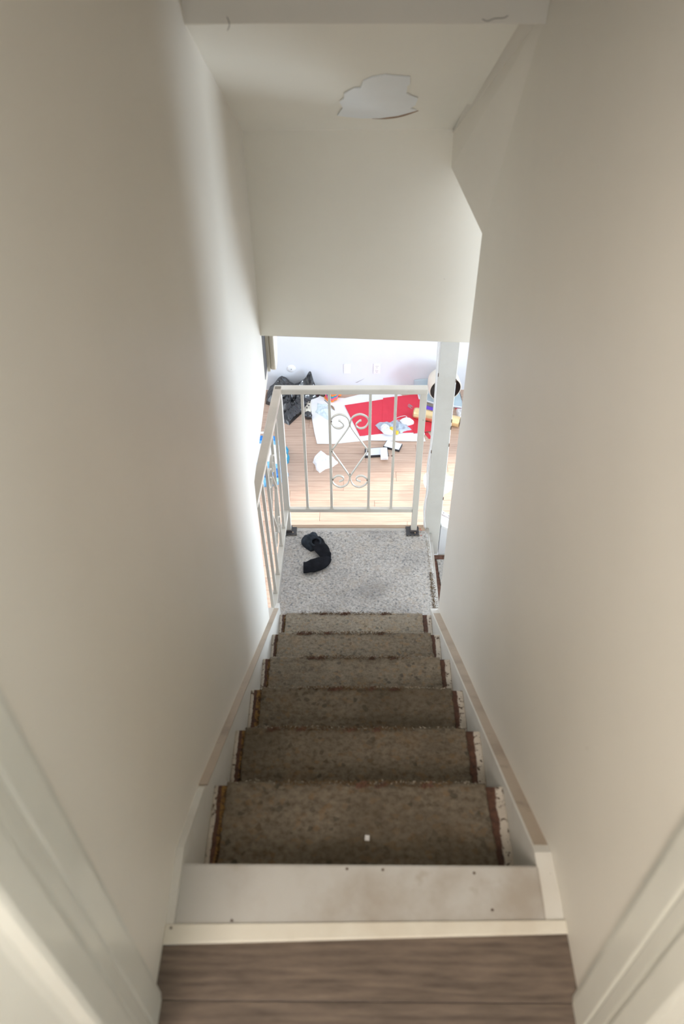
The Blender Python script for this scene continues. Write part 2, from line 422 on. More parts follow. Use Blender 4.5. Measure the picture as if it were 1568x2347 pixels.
# right wall: flat lower part, upper far part bends inwards to the bulkhead corner
mb = MB()
mb.add([(XR, -0.235, F), (XR, YE, F), (XR, YE, 0.484), (XR-0.005, 1.15, 1.13), (XR-0.005, 1.15, 2.3), (XR, -0.235, 2.3),
        (0.285, 1.15, 1.13), (0.285, 1.157, 2.3), (0.270, YB+0.03, 0.66), (0.276, YB, 0.577),
        (XR+0.1, -0.235, F), (XR+0.1, YE, F), (XR+0.1, YE, 0.484), (XR+0.1, YB+0.02, 0.577), (XR+0.1, YB+0.02, 2.3), (XR+0.1, -0.235, 2.3)],
       [(0, 1, 2, 3), (0, 3, 4, 5), (3, 2, 9, 8), (3, 8, 6), (3, 6, 7, 4), (1, 11, 12, 2), (2, 12, 13, 9),
        (10, 15, 14, 13, 12, 11), (0, 5, 15, 10), (5, 4, 7, 14, 15), (0, 10, 11, 1)])
struct('wall_right', mb, 'wall', 'cream painted right wall of the stairwell with a slanted upper far edge', 'wall')
# bulkhead facing the stairs
mb = MB().add([(-0.352, YB, -0.002), (0.44, YB, -0.034), (0.44, YB, 2.3), (-0.352, YB, 2.3),
               (-0.352, YB+0.12, -0.002), (0.44, YB+0.12, -0.034), (0.44, YB+0.12, 2.3), (-0.352, YB+0.12, 2.3)],
              [(0, 1, 2, 3), (4, 7, 6, 5), (0, 4, 5, 1), (1, 5, 6, 2), (0, 3, 7, 4)])
struct('wall_front', mb, 'soffit', 'cream bulkhead wall hanging above the foot of the stairs', 'wall')
# sloping soffit above the stairs with the peeled patch
s0 = 1.108+0.601*1.157
def soff(y): return s0-0.601*y
sof = MB().add([(-0.352, 1.157, 1.108), (0.300, 1.137, soff(1.137)), (0.282, YB+0.002, soff(YB)), (-0.352, YB+0.002, soff(YB)),
                (-0.352, 1.157, 1.32), (0.33, 1.137, 1.32), (0.33, YB+0.002, 0.9), (-0.352, YB+0.002, 0.9)],
               [(0, 3, 2, 1), (4, 5, 6, 7), (0, 1, 5, 4), (1, 2, 6, 5), (2, 3, 7, 6), (3, 0, 4, 7)])
so = struct('ceiling', sof, 'soffit', 'sloping cream ceiling above the stairs with a peeled white patch', 'ceiling')
mb = MB().prism([(-0.352, 1.152), (0.345, 1.130), (0.345, 1.28), (-0.352, 1.28)], 2, 1.112, 2.3)
struct('wall_front', mb, 'wall', 'cream drop face above the top edge of the sloping ceiling', 'wall')
# peeled patch (irregular, with curled lower lip)
n_s = Vector((0, 0.601, 1)).normalized()
pp = [(-0.066, 1.71), (-0.050, 1.645), (-0.058, 1.60), (-0.046, 1.575), (-0.045, 1.54), (-0.02, 1.50), (-0.005, 1.50), (0.0, 1.455),
      (0.02, 1.43), (0.05, 1.415), (0.085, 1.425), (0.110, 1.43), (0.114, 1.475), (0.108, 1.485), (0.11, 1.54), (0.126, 1.56),
      (0.142, 1.575), (0.140, 1.625), (0.128, 1.655), (0.147, 1.672), (0.10, 1.715), (0.05, 1.735), (0.0, 1.735), (-0.04, 1.722)]
mb = MB(); n = len(pp)
vs = [(x, y, soff(y)-0.0005) for x, y in pp]+[(x, y, soff(y)-0.0035) for x, y in pp]
mb.add(vs, [tuple(range(n)), tuple(range(n, 2*n))[::-1]]+[(i, (i+1) % n, n+(i+1) % n, n+i) for i in range(n)])
obj('bare_patch', mb, 'patch', so, label='bare white patch where the paint has peeled')
lip = [(0.03, 1.737), (0.065, 1.732), (0.10, 1.716), (0.130, 1.692), (0.152, 1.672)]
mb = MB(); cu = spline([(x, y, 0) for x, y in lip], 6); vs = []; N = len(cu)
for i, p in enumerate(cu):
    k = math.sin(math.pi*i/(N-1)); z = soff(p.y)
    for a, dz in ((0.0, -0.001), (0.001, -0.002-0.003*k), (0.004, -0.003-0.005*k)):
        vs.append((p.x, p.y+a*k*1.2, z+dz-0.001))
mb.add(vs, [(3*i+j, 3*i+j+1, 3*i+4+j, 3*i+3+j) for i in range(N-1) for j in range(2)])
obj('curled_lip', mb, 'brown', so, label='curled dark lower edge of the peeled paint')
# stray cobweb threads on the top edge of the sloping ceiling
for c in ([(-0.266, 1.146, 1.124), (-0.262, 1.144, 1.114), (-0.264, 1.146, 1.106), (-0.268, 1.15, 1.100)],
          [(0.222, 1.128, 1.121), (0.232, 1.126, 1.118), (0.245, 1.127, 1.122), (0.262, 1.126, 1.123), (0.270, 1.126, 1.127)]):
    obj('cobweb_thread', MB().tube(spline(c, 5), 0.0006, 5), 'slot', so)

# closing surfaces upstairs
mb = MB().box(-1.6, 1.6, -2.8, 1.28, 2.3, 2.4)
struct('ceiling', mb, 'ceil', 'flat ceiling over the upstairs hall', 'ceiling')
mb = MB().box(-1.6, -0.45, -0.46, -0.36, -0.02, 2.3)
struct('wall_back', mb, 'wall', 'upstairs hall wall left of the stair doorway', 'wall')
mb = MB().box(0.45, 1.6, -0.46, -0.36, -0.02, 2.3)
struct('wall_back', mb, 'wall', 'upstairs hall wall right of the stair doorway', 'wall')
struct('wall_back', MB().box(-0.45, 0.45, -0.46, -0.36, 1.62, 2.3), 'wall', 'unseen wall above the stair doorway, added low to shade the drop face', 'wall')  # header added low to keep hall light off the drop face
for sx, nm in ((-1, 'left'), (1, 'right')):
    mb = MB().box(min(sx*1.6, sx*1.7), max(sx*1.6, sx*1.7), -2.8, -0.36, -0.02, 2.4)
    struct('wall_'+nm, mb, 'wall', nm+' side wall of the upstairs hall behind the doorway', 'wall')

# door casings either side, blurred in the near corners
def casing(sx):
    # profile in (x offset outwards from the wall plane, y)
    prof = [(0.0, -0.205), (-0.010, -0.210), (-0.013, -0.222), (-0.013, -0.262), (-0.009, -0.266), (-0.013, -0.270), (-0.014, -0.290),
            (-0.010, -0.297), (0.004, -0.300), (0.004, -0.303), (-0.020, -0.304), (-0.024, -0.309), (-0.024, -0.345), (-0.020, -0.351),
            (-0.008, -0.357), (0.0, -0.364), (0.012, -0.380), (0.10, -0.50), (0.10, -0.205)]
    poly = [(sx*(0.35+o), y) for o, y in prof]
    return MB().prism(poly, 2, 0.0, 2.3)
struct('door_1', casing(-1), 'casing', 'cream door casing blurred in the lower left corner', 'door frame', bevel=0.002)
struct('door_2', casing(1), 'casing', 'cream door casing blurred in the lower right corner', 'door frame', bevel=0.002)

# upstairs floor: dark laminate planks
fl = thing('floor', (0, -1.2, 0), 'dark brown laminate floor at the head of the stairs', 'floor', kind='structure')
obj('subfloor', MB().box(-1.6, 1.6, -2.8, -0.14, -0.12, -0.012), 'tan', fl)
ys = [None, -0.222, -0.412, -0.602, -0.792]
for i in range(4):
    ya0 = -0.134 if i == 0 else ys[i]; ya1 = -0.111 if i == 0 else ys[i]
    yb = ys[i+1]+0.0012
    z1 = 0.0
    mbp = MB().add([(XL, yb, -0.012), (XR, yb, -0.012), (XR, ya1, -0.012), (XL, ya0, -0.012), (XL, yb, z1), (XR, yb, z1), (XR, ya1, z1), (XL, ya0, z1)],
                   [(3, 2, 1, 0), (4, 5, 6, 7), (0, 1, 5, 4), (1, 2, 6, 5), (2, 3, 7, 6), (3, 0, 4, 7)])
    obj('plank', mbp, 'darkwood', fl, loc=(0, yb, 0), bevel=0.0008)
# dark gap lines beside the planks
struct('trim_1', MB().add([(XL, -0.139, 0.0), (XR, -0.116, 0.0), (XR, -0.092, 0.0), (XL, -0.104, 0.0),
                           (XL, -0.137, 0.0055), (XR, -0.114, 0.0055), (XR, -0.0935, 0.006), (XL, -0.1055, 0.006)],
                          [(3, 2, 1, 0), (4, 5, 6, 7), (0, 1, 5, 4), (1, 2, 6, 5), (2, 3, 7, 6), (3, 0, 4, 7)]),
       'strip', 'cream transition strip between laminate and white nosing board', 'trim', bevel=0.002)

# ------------------------------------------------------------------ lower room
lf = thing('floor', (0, 4.4, F), 'pale oak laminate floor of the room below', 'floor', kind='structure')
obj('subfloor', MB().box(-3.4, 3.4, -1.2, YW, F-0.1, F-0.006), 'brown', lf)
PW, PL_ = 0.1285, 1.21
row = 0; y = YW
mesh_pl = None
while y > 2.9:
    off = (row*0.47) % PL_
    x = -3.4-off
    while x < 3.4:
        a, b_ = max(x, -3.4), min(x+PL_, 3.4)
        if b_-a > 0.02:
            full = abs((b_-a)-PL_) < 1e-4
            if full and mesh_pl:
                o = bpy.data.objects.new('plank', mesh_pl); COL.objects.link(o); o.parent = lf
                o.location = Vector(((a+b_)/2, y-PW/2, F))-Vector((0, 4.4, F))
            else:
                mbp = MB().box(a+0.0012, b_-0.0012, y-PW+0.0012, y-0.0012, F-0.011, F)
                o = obj('plank', mbp, 'palewood', lf, loc=((a+b_)/2, y-PW/2, F))
                if full: mesh_pl = o.data
        x += PL_
    y -= PW; row += 1
obj('plain_floor', MB().box(-3.4, 3.4, -1.2, y, F-0.011, F-0.0005), 'palewood', lf)

struct('wall_far', MB().box(-3.4, 3.4, YW, YW+0.1, F, 1.2), 'room', 'white far wall of the room below', 'wall')
struct('wall_room_left', MB().box(-3.5, -3.4, -1.2, YW+0.1, F, 1.2), 'room', 'white left wall of the room below', 'wall')
# right wall with a tall glazed opening
WY0, WY1, WZ0, WZ1 = 2.55, 5.85, F+0.05, -0.45
mb = MB().box(3.4, 3.5, -1.2, WY0, F, 1.2).box(3.4, 3.5, WY1, YW+0.1, F, 1.2).box(3.4, 3.5, WY0, WY1, WZ1, 1.2).box(3.4, 3.5, WY0, WY1, F, WZ0)
struct('wall_room_right', mb, 'room', 'white right wall of the room below with a tall window', 'wall')
wn = thing('window_1', (3.45, 4.0, WZ0), 'tall white framed window of the room below', 'window', kind='structure')
mb = MB()
for yy in (WY0, (WY0+WY1)/2-0.03, WY1-0.06): mb.box(3.42, 3.48, yy, yy+0.06, WZ0, WZ1)
mb.box(3.42, 3.48, WY0, WY1, WZ0, WZ0+0.06).box(3.42, 3.48, WY0, WY1, WZ1-0.06, WZ1)
obj('window_frame', mb, 'plate', wn)
struct('wall_room_near', MB().box(-3.4, 3.4, -1.3, -1.2, F, 1.2), 'room', 'white near wall of the room below under the stairs', 'wall')
mb = MB().box(-3.4, XL-0.1, -1.2, YW, 0.0, 0.1).box(XL-0.1, 0.44, YB+0.12, YW, 0.0, 0.1)
struct('ceiling', mb, 'ceil', 'low white ceiling over the left part of the room below', 'ceiling')
struct('ceiling', MB().box(0.44, 3.4, -1.2, YW, 1.1, 1.2), 'ceil', 'high white ceiling over the right part of the room below', 'ceiling')
struct('wall_room_step', MB().box(0.42, 0.44, YB+0.12, YW, 0.1, 1.1), 'ceil', 'white riser between low and high room ceilings', 'wall')

# under-landing block and lower flight
struct('wall_under_landing', MB().box(-0.40, 0.375, 1.60, 2.300, F, LZ-0.045), 'room', 'white wall closing the space under the landing', 'wall')
struct('wall_lower_flight', MB().box(0.452, 1.7, 1.50, 1.60, F, -0.6), 'wall', 'cream wall beside the lower flight, behind the right wall end', 'wall')

# ================================================================== STAIRCASE
st = thing('staircase', (0, 0.8, -1.4), 'straight enclosed flight with worn felt padding, white nosing board and landing', 'staircase')
XSL, XSR = -0.3365, 0.318
# top nosing board at floor level
tb = obj('nosing_board', MB().box(XSL-0.004, XSR+0.002, -0.108, 0.004, -0.032, 0.0), 'board', st, bevel=0.006, label='scuffed white top nosing board')
for (x, y_) in ((0.225, -0.076), (-0.235, -0.097), (-0.033, -0.006), (0.033, -0.007), (-0.339, -0.112), (0.2, -0.012)):
    m2 = Matrix.Translation((x, y_, 0.0))
    zz = 0.0 if y_ > -0.104 else 0.0055
    obj('nail_head', MB().lathe([(0.0001, zz+0.0012), (0.0022, zz+0.0010), (0.003, zz-0.001)], 10, m2), 'chip', tb)
def jit(s, a, amp=0.0015): return a+amp*noise.noise(Vector((s, a*40, 0.3)))*1.0
LE = {1: (-0.306, -0.307), 2: (-0.310, -0.308), 3: (-0.301, -0.302), 4: (-0.308, -0.309), 5: (-0.312, -0.312), 6: (-0.313, -0.308)}
RE = {1: (0.286, 0.276), 2: (0.280, 0.279), 3: (0.284, 0.283), 4: (0.282, 0.282), 5: (0.290, 0.284), 6: (0.281, 0.278)}
pad_t = 0.007
def pad(k, y0, y1, z, xl0, xl1, xr0, xr1, nx, ny, amp, wrap=0.035, mat='carpet', parent=None, seed=0):
    """felt pad: top grid with tufts, wrapped over the nosing"""
    vs = []; rows = []
    for j in range(ny+1):
        yy = y0+(y1-y0)*j/ny; rows.append((yy, z+pad_t, j/ny, 1.0))
    if wrap:
        r = 0.012
        for a in (30, 60, 90):
            rows.append((y1+r*math.sin(math.radians(a)), z+pad_t-r*(1-math.cos(math.radians(a))), 1, 0.5))
        rows.append((y1+r, z+pad_t-r-wrap*0.5, 1, 0.5)); rows.append((y1+r-0.002, z-wrap, 1, 0.3))
    else: rows.append((y1, z, 1, 0))
    for (yy, zz, f, am) in rows:
        jl = noise.noise(Vector((yy*55+seed, k*3.3, 0)))*0.0035+noise.noise(Vector((yy*220, k*7.7, 2)))*0.0022
        jr = noise.noise(Vector((yy*50+seed, k*5.3, 9)))*0.0035+noise.noise(Vector((yy*230, k*9.7, 5)))*0.0022
        a = xl0+(xl1-xl0)*f+jl; b_ = xr0+(xr1-xr0)*f+jr
        for i in range(nx+1):
            x = a+(b_-a)*i/nx
            h = noise.noise(Vector((x*95, yy*95, zz*40+k)))*amp+noise.noise(Vector((x*240, yy*240, zz*90+k*2)))*amp*0.7
            e = 0.25 if i in (0, nx) else 1
            vs.append((x, yy+h*0.25*(1-am)*2, zz+h*am*e if am == 1.0 else zz))
    nr = len(rows); W = nx+1
    fs = [(j*W+i, j*W+i+1, (j+1)*W+i+1, (j+1)*W+i) for j in range(nr-1) for i in range(nx)]
    # skirt sides down to the tread
    base = len(vs)
    for j in range(nr):
        for i in (0, nx): x, yy, zz = vs[j*W+i]; vs.append((x, yy, min(zz, z)-0.001))
    for j in range(nr-1):
        fs.append((j*W, (j+1)*W, base+2*(j+1), base+2*j)); fs.append((j*W+nx, base+2*j+1, base+2*(j+1)+1, (j+1)*W+nx))
    mb = MB().add(vs, fs)
    return obj('felt_pad', mb, mat, parent, loc=(0, y1, z), smooth=True)
def fringe(parent, pts, n, ln, mat, name, spread=0.006, seed=1, w=0.0009):
    """frayed fibres scattered along a polyline"""
    rnd = random.Random(seed); mb = MB(); L = [Vector(p) for p in pts]
    for _ in range(n):
        i = rnd.randrange(len(L)-1); t_ = rnd.random(); p = L[i].lerp(L[i+1], t_)
        p = p+Vector((rnd.uniform(-spread, spread), rnd.uniform(-spread, spread*0.8), rnd.uniform(-0.002, 0.001)))
        a = rnd.uniform(0, 2*math.pi); l = ln*rnd.uniform(0.4, 1.3)
        d = Vector((math.cos(a), math.sin(a)*0.8, rnd.uniform(-0.15, 0.5)))*l
        s_ = Vector((-math.sin(a), math.cos(a), 0))*w; u = Vector((0, 0, w*1.2))
        mb.add([p-s_, p+s_, p+u, p+d*0.6-s_*0.8+u, p+d*0.6+s_*0.8+u, p+d*0.6+u*2, p+d],
               [(0, 1, 4, 3), (1, 2, 5, 4), (2, 0, 3, 5), (3, 4, 6), (4, 5, 6), (5, 3, 6)])
    return obj(name, mb, mat, parent, kind='stuff')
for k in range(1, 7):
    y0, y1, z = (k-1)*G-0.02, k*G, -k*R
    zt = z-pad_t
    mb = MB().box(XSL, XSR, y0, y1+0.004, zt-0.028, zt)
    tr = obj('tread', mb, 'tread', st, loc=(0, y1, zt), bevel=0.004)
    obj('riser', MB().box(XSL, XSR, y0+0.012, y0+0.026, zt, -(k-1)*R-0.034), 'board', st)
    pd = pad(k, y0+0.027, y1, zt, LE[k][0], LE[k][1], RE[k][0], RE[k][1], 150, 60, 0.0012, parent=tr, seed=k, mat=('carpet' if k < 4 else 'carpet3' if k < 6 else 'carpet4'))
    rnd = random.Random(k*11)
    e = [(LE[k][1]+(RE[k][1]-LE[k][1])*i/40, y1+0.008+0.002*noise.noise(Vector((i*0.7, k, 0))), z+0.001) for i in range(41)]
    # fray is denser in the walking line
    i0 = rnd.randint(4, 8); i1 = rnd.randint(30, 36)
    fringe(tr, [(p[0], p[1]-0.004, p[2]+0.0015) for p in e[i0:i1]], 300, 0.008, 'fringe', 'frayed_edge', 0.007, seed=k)
    for cpos in range(4):
        q = e[rnd.randint(i0, i1-3)]
        fringe(tr, [(q[0]-0.012, q[1]-0.010, q[2]+0.001), (q[0]+0.012, q[1]-0.004, q[2]+0.001)], 60, 0.007, 'rust', 'frayed_tuft', 0.006, seed=k*7+cpos)
    fringe(tr, e, 90, 0.006, 'fringe2', 'frayed_wool', 0.003, seed=k+50)
    sd = [(LE[k][0]+(LE[k][1]-LE[k][0])*i/12-0.002, y0+0.03+(y1-y0-0.03)*i/12, z-0.004) for i in range(13)]
    fringe(tr, sd, 120, 0.006, 'fringe', 'frayed_side', 0.002, seed=k+90)
obj('riser', MB().box(XSL, XSR, 6*G-0.008, 6*G+0.006, LZ-0.02, -6*R-0.04), 'board', st)

# landing
LB = 2.312
ld = obj('landing_deck', MB().box(-0.378, 0.372, 6*G-0.01, LB, LZ-0.045, LZ-pad_t), 'board', st, loc=(0, LB, LZ-pad_t), bevel=0.004, label='white edged landing board under the felt')
lp = pad(9, 6*G-0.004, 2.283, LZ-pad_t, -0.368, -0.360, 0.366, 0.356, 260, 240, 0.0030, wrap=0, mat='carpet2', parent=ld, seed=3)
# felt turned down over the right edge of the landing, with its frayed backing
mb = MB(); vs = []; N = 90
for j in range(N+1):
    yy = 1.62+(2.27-1.62)*j/N; xr = 0.363-(0.009)*(j/N)
    for a in (0, 30, 60, 90, 120):
        r = 0.008; aa = math.radians(min(a, 90)); q = noise.noise(Vector((yy*90, a*0.07, 0)))*0.0025
        vs.append((xr+r*math.sin(aa)+q, yy, LZ-r*(1-math.cos(aa))+q-(0.02 if a == 120 else 0)))
fs = [(5*j+i, 5*j+i+1, 5*j+6+i, 5*j+5+i) for j in range(N) for i in range(4)]
obj('felt_side', mb.add(vs, fs), 'carpet2', ld, smooth=True)
ez = [(0.366-0.010*i/30, 1.66+0.56*i/30, LZ+0.002) for i in range(31)]
fringe(ld, ez[:19], 420, 0.010, 'fringe', 'frayed_edge', 0.010, seed=71)
fringe(ld, ez, 380, 0.008, 'fringe2', 'frayed_wool', 0.006, seed=72)
fringe(ld, [(-0.30+0.06*i, 1.566+0.003*math.sin(i*2.1), LZ+R*0+0.0) for i in range(2)], 2, 0.004, 'fringe2', 'frayed_wool', 0.002, seed=73)
# tan wooden edge strip of the landing
struct('trim_2', MB().box(-0.40, 0.345, LB, LB+0.022, LZ-0.04, LZ-0.006), 'tan', 'tan wood edging along the far side of the landing', 'trim', bevel=0.002)
# tack strip with faint red printing in the right corner
tk = obj('tack_strip', MB().box(0.318, 0.348, 2.24, 2.308, LZ-pad_t, LZ-0.001), 'tan', st, label='bare wood tack strip with faint red print')
for i in range(5):
    obj('red_print', MB().box(0.323+0.003*(i % 2), 0.330+0.003*(i % 2), 2.247+i*0.012, 2.252+i*0.012, LZ-0.0012, LZ-0.0006), 'redink', tk)
# first steps of the lower flight, turning right
for i in range(3):
    xa = 0.378+i*G; z = LZ-(i+1)*R
    lt = obj('lower_tread', MB().box(xa, xa+G+0.02, 1.61, 2.312, z-0.03-pad_t, z-pad_t), 'tread', st, loc=(0.05-0.0*i+xa-0.0, 2.3, z), bevel=0.003)
    obj('lower_riser', MB().box(xa-0.001, xa+0.012, 1.61, 2.312, z-pad_t, z+R-0.046), 'board', st)
    obj('brown_band', MB().box(xa+0.012, xa+G+0.01, 2.272, 2.306, z-pad_t, z-pad_t+0.0008), 'rust', lt, label='bare brown band beside the felt')
    obj('brown_band', MB().box(xa+0.012, xa+0.076, 1.62, 2.272, z-pad_t, z-pad_t+0.0009), 'rust', lt, label='bare brown band beside the riser')
    pd = pad(20+i, 1.62, 2.27, z-pad_t, xa+0.072, xa+0.046, xa+G+0.005, xa+G+0.005, 60, 150, 0.0018, wrap=0, mat='carpet2', parent=lt, seed=i)

# skirting boards of the flight
def skirt(pts, x0, x1): return MB().prism(pts, 0, x0, x1)
def nl(y, h): return (y, -R/G*y+h)
sk = struct('trim_3', skirt([(-0.108, 0.003), (0.024, 0.018), nl(0.19, 0.058), nl(1.60, 0.060), (1.60, LZ-0.02), (1.5, LZ-0.02), (0.0, -0.28), (-0.108, -0.2)], XL, XSL+0.0005),
            'trimw', 'white skirting board climbing along the left wall', 'trim')
def cap(y0, y1, h, x0, x1, n=60):
    mb = MB(); vs = []
    for i in range(n+1):
        y = y0+(y1-y0)*i/n
        for x, dz in ((x0, -0.003), (x0, 0.0012), (x1, 0.0012), (x1, -0.003)): vs.append((x, y, nl(y, h)[1]+dz))
    fs = [(4*i+a, 4*i+b, 4*i+4+b, 4*i+4+a) for i in range(n) for a, b in ((0, 1), (1, 2), (2, 3))]+[(0, 1, 2, 3), (4*n, 4*n+1, 4*n+2, 4*n+3)]
    return mb.add(vs, fs)
obj('dusty_top', cap(0.21, 1.52, 0.0612, XL, XSL+0.0055), 'dusty', sk, label='dusty tan top edge')
sk2 = struct('trim_4', skirt([(-0.096, -0.001), (0.03, -0.006), nl(0.046, 0.018), nl(1.62, 0.018), (1.62, LZ-0.02), (1.5, LZ-0.02), (0.0, -0.28), (-0.096, -0.2)], XSR-0.0005, XR),
             'trimw', 'white skirting board descending along the right wall', 'trim')
obj('dusty_top', cap(0.050, 1.55, 0.0172, XSR+0.004, XR), 'dusty', sk2, label='dusty tan top edge')

# ================================================================== RAILING
YR = 2.288; ZT = -0.517; ZBb = -1.252
rl = thing('stair_railing', (0.0, YR, LZ), 'white painted metal railing with scrolls around the carpeted landing', 'railing')
XC = -0.350; XP = 0.291
def vbar(x, y, z0, z1, w): return MB().box(x-w/2, x+w/2, y-w/2, y+w/2, z0, z1)
for x in (XC, XP):
    obj('post', vbar(x, YR, LZ+0.004, ZT-0.01, 0.029), 'metal', rl, bevel=0.002)
obj('handrail', MB().box(XC-0.018, XP+0.018, YR-0.019, YR+0.019, ZT-0.028, ZT), 'metal', rl, bevel=0.005, label='horizontal handrail across the far side')
# side handrail runs back towards the viewer, slightly outwards
YE2 = 1.535
def sx_(y): return XC+(-0.393-XC)*(YR-y)/(YR-YE2)
obj('handrail', MB().bar([(sx_(YE2), YE2, ZT-0.012), (sx_(YR), YR+0.012, ZT-0.012)], 0.024, 0.037, (0, 0, 1)), 'metaltop', rl, bevel=0.004, label='grubby side handrail ending at the left wall')
obj('bottom_rail', MB().box(XC+0.014, XP-0.014, YR-0.010, YR+0.010, ZBb-0.012, ZBb+0.010), 'metal', rl, bevel=0.002)
def sb(y): return -0.356+(-0.372+0.356)*(YR-y)/(YR-1.6)
obj('bottom_rail', MB().bar([(sb(1.60), 1.60, ZBb), (sb(YR), YR-0.014, ZBb)], 0.018, 0.026, (0, 0, 1)), 'metal', rl, bevel=0.002, label='side bottom rail')
for x in (-0.246, -0.126, 0.0565, 0.169):
    bb = obj('baluster', vbar(x, YR, ZBb+0.01, ZT-0.026, 0.0125), 'metal', rl, bevel=0.001)
    obj('weld', MB().box(x-0.010, x+0.010, YR-0.009, YR+0.009, ZBb+0.009, ZBb+0.014), 'metal', bb)
for y in (1.632, 1.737, 1.851, 2.031, 2.155):
    ztop = ZT-0.022
    p0 = Vector((sb(y), y, ZBb+0.01)); p1 = Vector((sx_(y), y, ztop))
    bb = obj('baluster', MB().bar([p0, p1], 0.0125, 0.0125, (0, 1, 0)), 'metal', rl, bevel=0.001)
    obj('weld', MB().box(p0.x-0.009, p0.x+0.009, y-0.010, y+0.010, ZBb+0.010, ZBb+0.015), 'metal', bb)
# scrolls (s = +-1 side, uv offsets from the panel centre)
top = [(-0.052, 0.010), (-0.044, 0.008), (-0.029, -0.010), (-0.031, -0.024), (-0.047, -0.034), (-0.070, -0.027), (-0.0845, 0.002), (-0.076, 0.030),
       (-0.046, 0.045), (-0.014, 0.030), (-0.0025, -0.004), (-0.010, -0.036), (-0.084, -0.163)]
bot = [(-0.084, -0.167), (-0.012, -0.302), (-0.0025, -0.334), (-0.014, -0.375), (-0.046, -0.393), (-0.076, -0.375), (-0.0845, -0.348), (-0.066, -0.324),
       (-0.046, -0.321), (-0.031, -0.333), (-0.034, -0.348), (-0.052, -0.357)]
for s in (1, -1):
    for pts in (top, bot):
        P = spline([(-0.035+s*u, YR, -0.708+v) for u, v in pts], 7)
        obj('scroll', MB().bar(P, 0.0125, 0.0042, (0, 1, 0)), 'metal', rl)
for s in (1, -1):
    for pts in (top, bot):
        P = []
        for p in spline([(0, 1.941+s*u, -0.708+v) for u, v in pts], 7):
            f = (p.z-ZBb)/(ZT-ZBb); P.append((sb(p.y)+(sx_(p.y)-sb(p.y))*f, p.y, p.z))
        obj('scroll', MB().bar(P, 0.0125, 0.0042, (1, 0, 0)), 'metal', rl)
# dark weld chips
for (x, z) in ((-0.118, -0.700), (-0.1185, -0.874), (0.0485, -0.872), (-0.035, -1.013), (-0.117, -1.050), (0.048, -1.052), (0.1625, -0.9)):
    obj('rust_chip', MB().box(x-0.0022, x+0.0022, YR-0.0075, YR-0.0050, z-0.003, z+0.003), 'chip', rl)
# black base plates with ragged tape
for (xa, xb, ya, yb_) in ((-0.372, -0.308, 2.246, 2.304), (0.252, 0.316, 2.244, 2.310)):
    poly = []
    rnd = random.Random(int(xa*1000))
    for (a, b_, c, d) in ((xa, ya, xb, ya), (xb, ya, xb, yb_), (xb, yb_, xa, yb_), (xa, yb_, xa, ya)):
        for i in range(5): poly.append((a+(c-a)*i/5+rnd.uniform(-0.0015, 0.0015), b_+(d-b_)*i/5+rnd.uniform(-0.0015, 0.0015)))
    bp = obj('base_plate', MB().prism(poly, 2, LZ-pad_t, LZ+0.006), 'black', rl, label='black base plate under the railing post')
    px = XC if xa < 0 else XP
    obj('post_socket', MB().box(px-0.019, px+0.019, YR-0.021, YR+0.019, LZ+0.004, LZ+0.014), 'slot', bp)
    obj('screw', MB().lathe([(0.0001, LZ+0.0095), (0.003, LZ+0.009), (0.004, LZ+0.006)], 10, Matrix.Translation((xa+0.045, ya+0.018, 0))), 'tan', bp)
    fringe(bp, [(p[0], p[1], LZ+0.004) for p in poly[:10]], 60, 0.006, 'fringe2', 'wool_wisps', 0.002, seed=int(xa*100)+7)

# ================================================================== CORNER POST, CABLE, KERB
ps = thing('corner_post', (0.39, 2.35, LZ-R), 'square white painted post from stair to bulkhead, right of the railing', 'post')
obj('shaft', MB().box(0.3495, 0.431, 2.314, 2.392, LZ-R-pad_t, -0.015), 'post', ps, bevel=0.003)
for (z, x) in ((-0.47, 0.351), (-0.50, 0.431), (-0.72, 0.4312), (-0.76, 0.4312), (-0.86, 0.4305), (-0.70, 0.3500), (-0.9, 0.3502), (-1.20, 0.431)):
    obj('paint_chip', MB().box(x-0.002, x+0.001, 2.3125, 2.317, z-0.010, z+0.007), 'chip', ps)
cb = obj('cable', MB().tube(spline([(0.340, 2.318, -0.04), (0.339, 2.312, -0.31), (0.344, 2.31, -0.56), (0.347, 2.308, -0.80), (0.337, 2.306, -0.98), (0.346, 2.306, -1.13),
                                    (0.338, 2.306, -1.24), (0.342, 2.306, -1.32), (0.352, 2.308, -1.405)], 6), 0.0042, 8), 'plate', smooth=True)
tag(cb, 'white cable running loosely down the left edge of the corner post', 'cable')
kb = MB().prism([(0.435, -1.405), (1.6, -2.12), (1.6, -2.7), (0.378, -1.96), (0.378, -1.66), (0.435, -1.62)], 1, 2.318, 2.352)
kt = struct('trim_5', kb, 'room', 'white kerb board sloping down beside the lower flight, behind the post', 'trim')
obj('cap_rail', MB().add([(0.435, 2.314, -1.405), (0.435, 2.395, -1.405), (1.6, 2.395, -2.12), (1.6, 2.314, -2.12),
                          (0.435, 2.314, -1.388), (0.435, 2.395, -1.388), (1.6, 2.395, -2.103), (1.6, 2.314, -2.103)],
                         [(0, 1, 2, 3), (4, 7, 6, 5), (0, 4, 5, 1), (1, 5, 6, 2), (2, 6, 7, 3), (3, 7, 4, 0)]), 'plate', kt, bevel=0.002)
